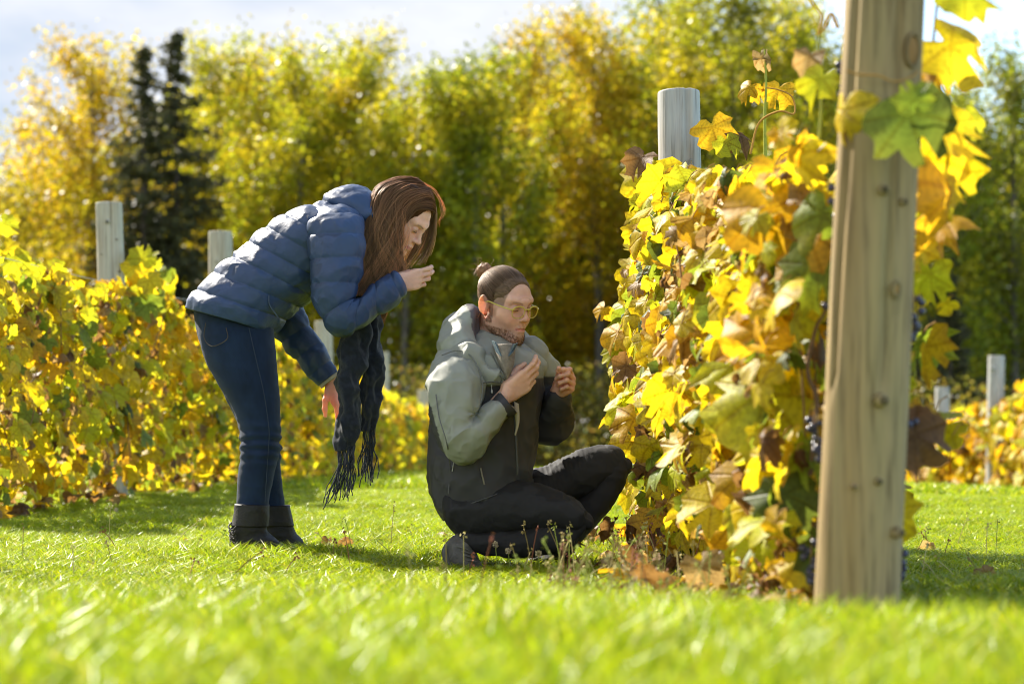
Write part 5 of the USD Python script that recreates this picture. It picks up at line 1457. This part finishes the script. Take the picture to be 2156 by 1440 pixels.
MT = [(938, 1094, 1112, 1024, 0, .185), (913, 1040, 1118, 1004, 0, .192), (906, 985, 1122, 965, 0, .190), (907, 930, 1126, 920, 0, .185), (911, 880, 1130, 878, 0, .182), (916, 830, 1134, 838, 0, .184), (924, 785, 1138, 802, 0, .186), (940, 752, 1138, 775, 0, .178), (965, 728, 1128, 752, 0, .150), (995, 708, 1105, 735, 0, .110), (1012, 695, 1080, 722, 0, .080)]
MAN = [(930, 742, 1000, 742, -.09, .060), (907, 772, 1010, 768, -.15, .088), (902, 808, 1014, 806, -.185, .094), (905, 845, 1015, 838, -.20, .093), (911, 878, 1012, 858, -.21, .090), (922, 912, 1008, 868, -.215, .088),
       (940, 948, 1004, 874, -.218, .085), (972, 973, 1005, 872, -.220, .082), (1008, 956, 1013, 862, -.222, .078), (1036, 922, 1026, 850, -.222, .070), (1058, 892, 1036, 842, -.222, .062), (1072, 876, 1040, 840, -.220, .055)]
MAF = [(1092, 742, 1142, 768, .10, .060), (1098, 785, 1156, 795, .14, .075), (1104, 830, 1170, 832, .145, .078), (1112, 875, 1184, 862, .13, .078), (1124, 915, 1190, 868, .11, .076), (1148, 933, 1190, 860, .085, .072), (1176, 926, 1184, 848, .055, .064), (1192, 888, 1172, 832, .03, .056), (1196, 852, 1164, 818, .01, .050)]
TN = [(945, 1030, 955, 1112, -.08, .095), (985, 1018, 985, 1128, -.095, .098), (1030, 1014, 1035, 1128, -.11, .096), (1085, 1012, 1088, 1122, -.125, .092), (1132, 1022, 1138, 1118, -.14, .088), (1180, 1038, 1182, 1120, -.15, .082), (1214, 1054, 1212, 1122, -.155, .070), (1232, 1080, 1228, 1112, -.155, .045)]
CN = [(1230, 1082, 1218, 1136, -.15, .050), (1198, 1090, 1196, 1160, -.145, .060), (1140, 1098, 1142, 1168, -.14, .062), (1075, 1104, 1078, 1170, -.13, .060), (1020, 1108, 1022, 1164, -.12, .054), (978, 1112, 990, 1156, -.115, .046)]
TF = [(1060, 1005, 1085, 1080, .10, .090), (1092, 1002, 1112, 1075, .115, .092), (1124, 992, 1142, 1066, .125, .092), (1160, 977, 1178, 1060, .135, .090), (1212, 954, 1226, 1050, .15, .086), (1256, 941, 1264, 1036, .165, .080), (1292, 944, 1288, 1018, .172, .066), (1314, 964, 1308, 998, .175, .040)]
CF = [(1262, 950, 1314, 962, .175, .055), (1250, 985, 1321, 985, .172, .066), (1243, 1015, 1313, 1014, .168, .068), (1212, 1050, 1298, 1048, .16, .068), (1196, 1094, 1258, 1098, .145, .064), (1166, 1130, 1224, 1136, .13, .058), (1142, 1164, 1198, 1168, .118, .052), (1132, 1184, 1184, 1188, .11, .050)]

MC, MA, MK = mp_(1063, 640, -.03), head_axes(46, 16, -3), 0.925


def on_man(p):
    return np.asarray(p, float) @ MA * MK + MC


SKM = np.array([0.54, 0.305, 0.21])
body = Bag()
hv, hf = head_solid(False).mesh()
body.add(on_man(hv), hf, skin_colour(hv, False))
H = Solid(mp_(1030, 870, -.32), mp_(1160, 735, .02), 0.0022)
hand(H, mp_(1064, 832, -.21), (.80, .12, .58), (-.30, .88, .25), False, [(14, 30, 18), (18, 36, 22), (26, 44, 26), (34, 52, 30)], [(.78, .22, .60), (.90, -.05, .45), (.95, -.08, .2)], 0.98, 0.0, (-.62, -.1, -.75))
v, f = H.mesh(); body.add(v, f, SKM * (0.96 + 0.1 * meshkit.noise(v * 140)[:, None]))
H = Solid(mp_(1140, 890, -.22), mp_(1250, 745, .12), 0.0022)
hand(H, mp_(1172, 824, .0), (.62, -.62, .40), (-.62, -.70, .18), True, [(48, 62, 40), (62, 80, 45), (70, 85, 45), (76, 85, 45)], [(.80, .25, .55), (.80, .05, .65), (.7, -.1, .8)], 0.90, 0.0, (-.2, .75, -.5))
v, f = H.mesh(); body.add(v, f, SKM * [1.0, 0.94, 0.92])
for rings in (MT, MAN[1:], TN, CN, TF, CF):
    v, f = Loft(shrunk(rings, 0.80), YM, 24, 0.03).mesh(); body.add(v, f, SKM)
body.add(*tube([mp_(1040, 740), on_man([0, -0.035, -0.10])], [.068, .060], 20), SKM)
put("body", body, M_SKIN, mt)

fe = Bag()
for s in (-1, 1):
    a = np.linspace(-1, 1, 12)
    fe.add(*tube(on_man(np.column_stack([s * (0.031 + 0.0125 * a), 0.0930 - 0.0052 * a**2, -0.0012 - 0.0018 * (1 - a**2)])), 0.0009, 6), (0.03, 0.018, 0.012))
    fe.add(*tube(on_man(np.column_stack([s * (0.031 + 0.0120 * a), 0.0938 - 0.0055 * a**2, 0.0060 + 0.0030 * (1 - a**2)])), 0.0005, 5), (0.32, 0.17, 0.12))
put("lashes", fe, M_HAIR, mt)
a = np.linspace(-1, 1, 9)
put("teeth", tube(on_man(np.column_stack([0.013 * a, 0.0905 - 0.006 * a**2, -0.0622 + 0 * a])), 0.0030, 8), M_PLASTIC, mt, col=(0.62, 0.56, 0.46))

# spectacles
gl = UsdGeom.Xform.Define(stage, str(mt.GetPath()) + "/spectacles").GetPrim()
YEL = (0.50, 0.40, 0.07)
for s in (-1, 1):
    a = np.linspace(0, 2 * np.pi, 40)
    ca, sa = np.cos(a), np.sin(a)
    rx, rz = 0.0245 * np.sign(ca) * np.abs(ca) ** 0.8, 0.0205 * np.sign(sa) * np.abs(sa) ** 0.85
    ring = np.column_stack([s * 0.0335 + rx, 0.1130 - 0.16 * np.abs(s * 0.0335 + rx) - 0.10 * (0.02 - rz), -0.004 + rz])
    put("rim", Bag().add(*tube(on_man(ring), np.where(sa > 0.3, 0.0021, 0.0013), 8, False), YEL), M_PLASTIC, gl)
    put("lens", (on_man(np.vstack([ring[:-1], ring[:-1].mean(0)])), [[i, (i + 1) % 39, 39] for i in range(39)]), M_LENS, gl)
    q = bezier([[s * 0.0575, 0.103, 0.004], [s * 0.070, 0.090, 0.006], [s * 0.0765, 0.040, 0.008], [s * 0.0790, 0.000, 0.010], [s * 0.080, -0.022, -0.004]], 20)
    put("temple_arm", Bag().add(*tube(on_man(q), 0.0022, 8), YEL), M_PLASTIC, gl)
put("bridge", Bag().add(*tube(on_man(bezier([[-0.0105, 0.1105, 0.004], [-0.005, 0.1135, 0.0075], [0.005, 0.1135, 0.0075], [0.0105, 0.1105, 0.004]], 12)), 0.0022, 8), YEL), M_PLASTIC, gl)

# combed-back hair, bun, stubble
hb = Bag()
CAP = Solid((-0.10, -0.14, -0.11), (0.10, 0.11, 0.14), 0.003)
CAP.ball((0, -0.018, 0.036), (0.0795, 0.0965, 0.0885), 0.01)
CAP.ball((0, 0.034, 0.041), (0.0580, 0.0490, 0.0500), 0.03)
CAP.ball((0, 0.126, -0.010), (0.092, 0.087, 0.125), 0.006, cut=True)
CAP.bone((-0.1, 0.02, -0.075), (0.1, 0.02, -0.075), 0.062, 0.062, 0.006, cut=True)
CAP.bone((-0.1, -0.07, -0.13), (0.1, -0.07, -0.13), 0.07, 0.07, 0.006, cut=True)
CAP.ruffle(lambda P: 0.0025 * (meshkit.noise(np.stack([P[:, 0] * 320, P[:, 1] * 18, P[:, 2] * 200], -1)) - 0.5))
v, f = CAP.mesh()
HM = np.array([0.20, 0.130, 0.082])
hb.add(on_man(v), f, HM * (0.6 + 0.8 * meshkit.noise(np.stack([v[:, 0] * 330, v[:, 1] * 18, v[:, 2] * 230], -1))[:, None]))
hair = put("hair", hb, M_HAIR, mt)
BUNC = np.array([0.0, -0.124, 0.086])
CAP = Solid((-0.05, -0.175, 0.035), (0.05, -0.07, 0.135), 0.0022)
CAP.ball(BUNC, (0.029, 0.027, 0.029), 0.01); CAP.ball(BUNC + [0.008, -0.008, 0.008], (0.014, 0.012, 0.014), 0.006); CAP.ball(BUNC + [-0.006, 0.016, -0.006], (0.02, 0.016, 0.016), 0.01)
CAP.ruffle(lambda P: 0.005 * (ridges(P, 60, 4, (1, 1.6, 0.7)) - 0.4))
v, f = CAP.mesh(); put("bun", Bag().add(on_man(v), f, HM * (0.8 + 1.1 * meshkit.noise(v * 220)[:, None])), M_HAIR, hair)
st = Bag(); r = np.random.default_rng(12)
for i in range(1900):
    a = (r.random() * np.pi - np.pi / 2) * 0.98
    e0 = np.array([math.sin(a) * 0.92, 0.66 * math.cos(a) + 0.16, 0.64 * math.cos(a) + 0.04]) + r.normal(size=3) * [0.02, 0.05, 0.04]
    c0 = np.array([0, -0.018, 0.036]); rad = np.array([0.0805, 0.0975, 0.0895])
    if i % 3 == 0:
        e0 = np.array([(1 if r.random() < 0.8 else -1) * 0.97, 0.42 - 0.75 * r.random() ** 1.5, -0.25 + 0.6 * r.random()])
    p0 = e0 / np.linalg.norm(e0); p1 = (BUNC - c0) / rad; p1 /= np.linalg.norm(p1)
    t = np.linspace(0, 1, 12)[:, None]
    q = p0 * (1 - t) + p1 * t + np.array([math.sin(a) * 0.25, 0, 0.1]) * np.sin(np.pi * t)
    q = q / np.linalg.norm(q, axis=1, keepdims=True)
    q = c0 + q * rad * (1 + 0.012 * r.random()) + r.normal(size=3) * 0.0006
    for _ in range(14):
        ins = (((q - [0, 0.034, 0.041]) / [0.0590, 0.0500, 0.0510]) ** 2).sum(1) < 1
        q = np.where(ins[:, None], c0 + (q - c0) * 1.01, q)
    v, f = tube(on_man(q), 0.0009 * np.linspace(0.45, 1.2, 12), 3, False)
    st.add(v, f, HM * (0.5 + 1.1 * r.random()))
put("combed_locks", st, M_HAIR, hair, smooth=True)
fz = Bag()
for i in range(26):
    p = on_man(BUNC + r.normal(size=3) * 0.016); q = p + (r.normal(size=3) * 0.6 + [-0.5, 0, 0.2]) * 0.03
    fz.add(*tube(bezier([p, (p + q) / 2 + r.normal(size=3) * 0.006, q], 8), 0.0005, 3, False), HM * 1.6)
for i in range(40):
    p = on_man([0.06 + 0.015 * r.random(), -0.07 + 0.03 * r.random(), -0.03 - 0.04 * r.random()]); q = p + (r.normal(size=3) * 0.5 + [-0.6, -0.3, -0.3]) * 0.02
    fz.add(*tube(bezier([p, (p + q) / 2 + r.normal(size=3) * 0.004, q], 7), 0.0005, 3, False), HM * 1.6)
put("loose_hairs", fz, M_HAIR, hair)
bd = Bag()
pick = np.nonzero((skin_colour(hv, False)[:, 0] < 0.36) & (hv[:, 2] < -0.03) & (hv[:, 1] > -0.01))[0]
pick = r.choice(pick, min(2600, len(pick)))
for i in pick:
    n = hv[i] - [0, 0.02, -0.05]; n /= np.linalg.norm(n)
    q = hv[i] + n * 0.0028 + np.array([0, 0.001, -0.0025]) + r.normal(size=3) * 0.0012
    bd.add(*tube(on_man([hv[i] - n * 0.001, q]), [0.00042, 0.00025], 3, False), np.array([0.17, 0.095, 0.05]) * (0.6 + 0.9 * r.random()))
put("stubble", bd, M_HAIR, mt, smooth=False, kind="stuff")

# rain jacket
GREY, BLACK = np.array([0.235, 0.245, 0.205]), np.array([0.026, 0.025, 0.027])


def folded(L, amp, seed, f=7.0, stretch=(1, 1, 1)):
    L.push(amp * (ridges(L.P, f, seed, stretch) - 0.35) + amp * 0.4 * (ridges(L.P, f * 2.3, seed + 3, stretch) - 0.3))
    L.push(0.0025 * (ridges(L.P, 19, seed + 7, stretch) - 0.3))
    return L


L = folded(Loft(MT, YM, 150, 0.004, 2.2), 0.016, 3, 6.0, (1, 1, 0.7))
v, f = L.mesh(0.004)
yoke = mp_(0, 806)[2] + 0.02 * np.sin(v[:, 0] * 9)
m = np.clip((v[:, 2] - yoke) / 0.004 + 0.5, 0, 1)[:, None]
jk = put("jacket", Bag().add(v, f, BLACK * (1 - m) + GREY * m), M_SHELL, mt)
SURF = [v]
L = folded(Loft(MAN, YM, 120, 0.004, 2.1), 0.015, 8, 8.0, (1.0, 1.0, 0.8))
el = np.exp(-((L.P[..., 0] - mp_(1000, 0)[0]) ** 2 + (L.P[..., 2] - mp_(0, 880)[2]) ** 2) / 0.045**2)
L.push(-0.005 * el * (0.5 + 0.5 * np.sin(np.arctan2(L.P[..., 2] - mp_(0, 872)[2], L.P[..., 0] - mp_(1004, 0)[0]) * 5)))
v, f = L.mesh(0.015)
SURF.append(v)
back = (v[:, 0] < np.interp(v[:, 2], [mp_(0, 1000)[2], mp_(0, 930)[2], mp_(0, 860)[2], mp_(0, 800)[2]], [mp_(958, 0)[0], mp_(935, 0)[0], mp_(915, 0)[0], mp_(890, 0)[0]]))
put("sleeve", Bag().add(v, f, np.where(back[:, None], BLACK, GREY)), M_SHELL, jk, label="grey near sleeve")
L = Loft([(1070, 880, 1036, 842, -.220, .058), (1080, 875, 1044, 832, -.216, .056), (1089, 869, 1052, 824, -.213, .053)], YM, 60, 0.003)
put("cuff", L.mesh(), M_SHELL, jk, col=BLACK * 1.1)
FS = Solid(mp_(1060, 1000, -.12), mp_(1240, 690, .30), 0.0045)
for p, q, r0, r1 in (((1112, 752, .08), (1128, 800, .125), .062, .080), ((1128, 800, .125), (1146, 862, .12), .080, .080), ((1146, 862, .12), (1158, 888, .095), .080, .066), ((1158, 888, .095), (1174, 842, .018), .066, .046)):
    FS.bone(mp_(*p), mp_(*q), r0, r1, 0.025)
FS.ruffle(lambda P: -0.013 * (ridges(P, 9, 15) - 0.35) - 0.003 * (ridges(P, 21, 16) - 0.3))
v, f = FS.mesh()
m = np.clip((v[:, 2] - mp_(0, 792)[2]) / 0.004 + 0.5, 0, 1)[:, None]
put("sleeve", Bag().add(v, f, BLACK * (1 - m) + GREY * m), M_SHELL, jk, label="black far sleeve")
w0, w1 = mp_(1174, 842, .018), mp_(1174, 829, .004)
put("cuff", tube([w0, w0 * 0.5 + w1 * 0.5, w1, w1 + (w1 - w0) * 0.1], [0.047, 0.046, 0.043, 0.036], 28), M_SHELL, jk, col=BLACK * 1.1)
HD = Solid(mp_(900, 850, -.30), mp_(1170, 620, .26), 0.005)
ring = [(1066, 800, -.185, .022), (1034, 780, -.180, .032), (996, 756, -.160, .042), (968, 728, -.09, .048), (974, 696, .01, .052), (1014, 688, .09, .044), (1070, 708, .14, .038), (1110, 742, .12, .034), (1122, 772, .02, .028), (1098, 796, -.10, .022)]
for a, b in zip(ring[:-1], ring[1:]):
    HD.bone(mp_(*a[:3]), mp_(*b[:3]), a[3], b[3], 0.03)
HD.bone(mp_(992, 672, -.05), mp_(1006, 668, .06), 0.030, 0.030, 0.03)
HD.bone(mp_(962, 722, -.06), mp_(990, 676, -.02), 0.044, 0.030, 0.04)
HD.bone(mp_(1044, 560, -.02), mp_(1056, 775, -.08), 0.086, 0.066, 0.012, cut=True)
HD.ball(mp_(1064, 752, -.18), (0.062, 0.09, 0.05), 0.02, cut=True)
HD.ruffle(lambda P: -0.016 * (ridges(P, 10, 21, (1.0, 1.0, 0.8)) - 0.35) - 0.003 * (ridges(P, 24, 22) - 0.3), 0.035)
v, f = HD.mesh()
SURF.append(v)
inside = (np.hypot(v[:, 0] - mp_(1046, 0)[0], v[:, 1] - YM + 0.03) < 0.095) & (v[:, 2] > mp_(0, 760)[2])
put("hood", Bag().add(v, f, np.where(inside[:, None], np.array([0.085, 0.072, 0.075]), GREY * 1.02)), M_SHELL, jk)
ALLV = np.vstack(SURF)
for name, pts, rad, c in (("armhole_seam", ((930, 748), (962, 738), (990, 748), (1008, 778), (1016, 815), (1012, 850)), 0.0020, (0.11, 0.115, 0.10)), ("yoke_seam", ((1018, 806), (1035, 804), (1052, 806), (1066, 806)), 0.0018, (0.05, 0.05, 0.05)),
                          ("storm_flap_zip", ((1068, 806), (1084, 794), (1104, 784), (1122, 770), (1132, 757)), 0.0026, (0.025, 0.027, 0.03)), ("collar_seam", ((1034, 742), (1046, 766), (1058, 786), (1068, 804)), 0.0020, (0.10, 0.105, 0.09)),
                          ("side_seam", ((918, 830), (925, 880), (940, 930), (948, 985), (944, 1040)), 0.0018, (0.07, 0.07, 0.072)), ("pocket_zip", ((1012, 985), (1016, 1003), (1020, 1020)), 0.0028, (0.16, 0.14, 0.11)), ("hem_seam", ((940, 1080), (985, 1062), (1040, 1042), (1100, 1016)), 0.0016, (0.06, 0.06, 0.062))):
    g = snap([[(x, y, 0.0) for x, y in pts]], ALLV, YM, 0.0003, 9.0)[0]
    put(name, tube(bezier([mp_(*q_) for q_ in g], 24), rad, 6), M_PLASTIC, jk, col=c)
for (x, y) in ((1052, 790), (1060, 797)):
    g = snap([[(x, y, 0.0), (x + 5, y + 8, 0.0), (x + 2, y + 15, 0.0)]], ALLV, YM, 0.004, 9.0)[0]
    put("toggle_cord", Bag().add(*tube(bezier([mp_(*q_) for q_ in g], 10), 0.0022, 6), (0.05, 0.055, 0.06)), M_PLASTIC, jk)
q = [mp_(x, y, -w) for x, y, w in ((1076, 795, .19), (1082, 850, .192), (1086, 920, .192), (1090, 1000, .19))]
put("front_zip", tube(bezier(q, 24), 0.004, 8), M_PLASTIC, jk, col=(0.03, 0.03, 0.033))
q = [mp_(x, y, -w) for x, y, w in ((1034, 800, .20), (1035, 815, .203), (1036, 828, .204))]
put("drawcord", Bag().add(*tube(bezier(q, 10), [0.0012] * 7 + [0.003, 0.0032, 0.002], 6), (0.4, 0.4, 0.36)), M_PLASTIC, jk)
q = [mp_(x, y, -w) for x, y, w in ((958, 958, .18), (955, 975, .182), (952, 992, .183))]
put("drawcord", Bag().add(*tube(bezier(q, 10), 0.0014, 6), (0.42, 0.42, 0.4)), M_PLASTIC, jk)
L = Loft([(1082, 845, 1092, 850, -.205, .005), (1084, 875, 1094, 872, -.203, .005), (1086, 895, 1093, 893, -.203, .004), (1083, 915, 1086, 917, -.205, .003)], YM, 16, 0.004)
put("lining_tab", L.mesh(), M_CLOTH, jk, col=(0.36, 0.31, 0.22))
q = [on for on in (mp_(1056, 818, -.268), mp_(1064, 838, -.275), mp_(1082, 858, -.268))]
put("bracelet", Bag().add(*tube(bezier([mp_(1052, 826, -.235), mp_(1060, 838, -.250), mp_(1072, 852, -.248), mp_(1082, 858, -.225)], 16), 0.0028, 6), (0.32, 0.27, 0.20)), M_WOOL, mt)
for pts in ([(1036, 716, -.15), (1047, 742, -.20), (1057, 750, -.215), (1044, 720, -.185)], [(1091, 722, -.16), (1080, 742, -.212), (1072, 750, -.218), (1084, 725, -.195)]):
    P4 = np.array([mp_(*p) for p in pts]); nn = np.cross(P4[1] - P4[0], P4[3] - P4[0]); nn /= np.linalg.norm(nn)
    put("shirt_collar", (np.vstack([P4, P4 + nn * 0.004]), [[0, 1, 2], [0, 2, 3], [4, 6, 5], [4, 7, 6], [0, 4, 5], [0, 5, 1], [1, 5, 6], [1, 6, 2], [2, 6, 7], [2, 7, 3], [3, 7, 4], [3, 4, 0]]), M_CLOTH, mt, smooth=False, col=(0.08, 0.12, 0.135))
v, f = Loft([(1036, 726, 1086, 724, -.145, .05), (1044, 752, 1084, 750, -.165, .05), (1054, 778, 1080, 777, -.178, .045), (1064, 800, 1072, 800, -.185, .03)], YM, 32, 0.005).mesh()
put("pullover", Bag().add(v, f, (0.22, 0.185, 0.14)), M_WOOL, mt)

# trousers and shoes
TB = np.array([0.019, 0.0185, 0.019])
tb = Bag()
for rings, sd in ((TN, 1), (CN, 2), (TF, 3), (CF, 4)):
    L = folded(Loft(rings, YM, 84, 0.0045), 0.009, 30 + sd, 9.0)
    if sd == 3:
        mk = np.exp(-((L.s - 0.19) / 0.075) ** 2)[:, None] * np.clip(0.25 - np.cos(L.th + 0.25)[None] * 0 + np.clip(-np.cos(L.th)[None], -1, 1) + 0.6 * np.clip(-np.sin(L.th), 0, 1)[None], 0, 1)
        L.push(0.0020 * mk * np.sin(2 * np.pi * L.s / 0.0150 + 1.1 * np.sin(L.th[None] * 1.0 + 1.0)[0].mean())[:, None])
    v, f = L.mesh(0.03)
    tb.add(v, f, TB)
v, f = folded(Loft([(928, 1050, 1120, 1008, 0, .185), (940, 1095, 1112, 1055, 0, .185), (955, 1120, 1085, 1105, 0, .155), (975, 1136, 1050, 1128, 0, .10)], YM, 72, 0.006), 0.008, 51).mesh(0.01)
tb.add(v, f, TB)
put("trousers", tb, M_TROUSER, mt)
for rings in ([(963, 1126, 1000, 1136, -.115, .036), (946, 1142, 1002, 1156, -.115, .044), (941, 1160, 1006, 1176, -.115, .047), (950, 1182, 1015, 1192, -.115, .048), (972, 1200, 1028, 1202, -.115, .044)],
              [(1118, 1168, 1116, 1196, .115, .040), (1150, 1164, 1150, 1198, .115, .046), (1190, 1172, 1188, 1198, .11, .047), (1222, 1186, 1220, 1198, .10, .036)]):
    L = folded(Loft(rings, YM, 48, 0.004), 0.005, 61, 16.0)
    v, f = L.mesh(0.012)
    sh = put("shoe", Bag().add(v, f, np.array([0.085, 0.08, 0.07]) * (0.7 + 0.6 * meshkit.fbm(v * 40, 3, 1)[:, None])), M_LEATHER, mt)
    if rings[0][0] == 963:
        put("sole", Bag().add(*tube(bezier([mp_(960, 1132, -.115), mp_(942, 1150, -.115), mp_(938, 1166, -.115), mp_(948, 1188, -.115), mp_(970, 1203, -.115)], 16), 0.012, 10), (0.10, 0.095, 0.085)), M_LEATHER, sh)
        for i in range(4):
            put("lace", Bag().add(*tube(bezier([mp_(956 + 6 * i, 1150 + 9 * i, -.155), mp_(972 + 6 * i, 1152 + 9 * i, -.165), mp_(988 + 5 * i, 1158 + 8 * i, -.158)], 8), 0.0022, 6), (0.12, 0.115, 0.10)), M_LEATHER, sh)
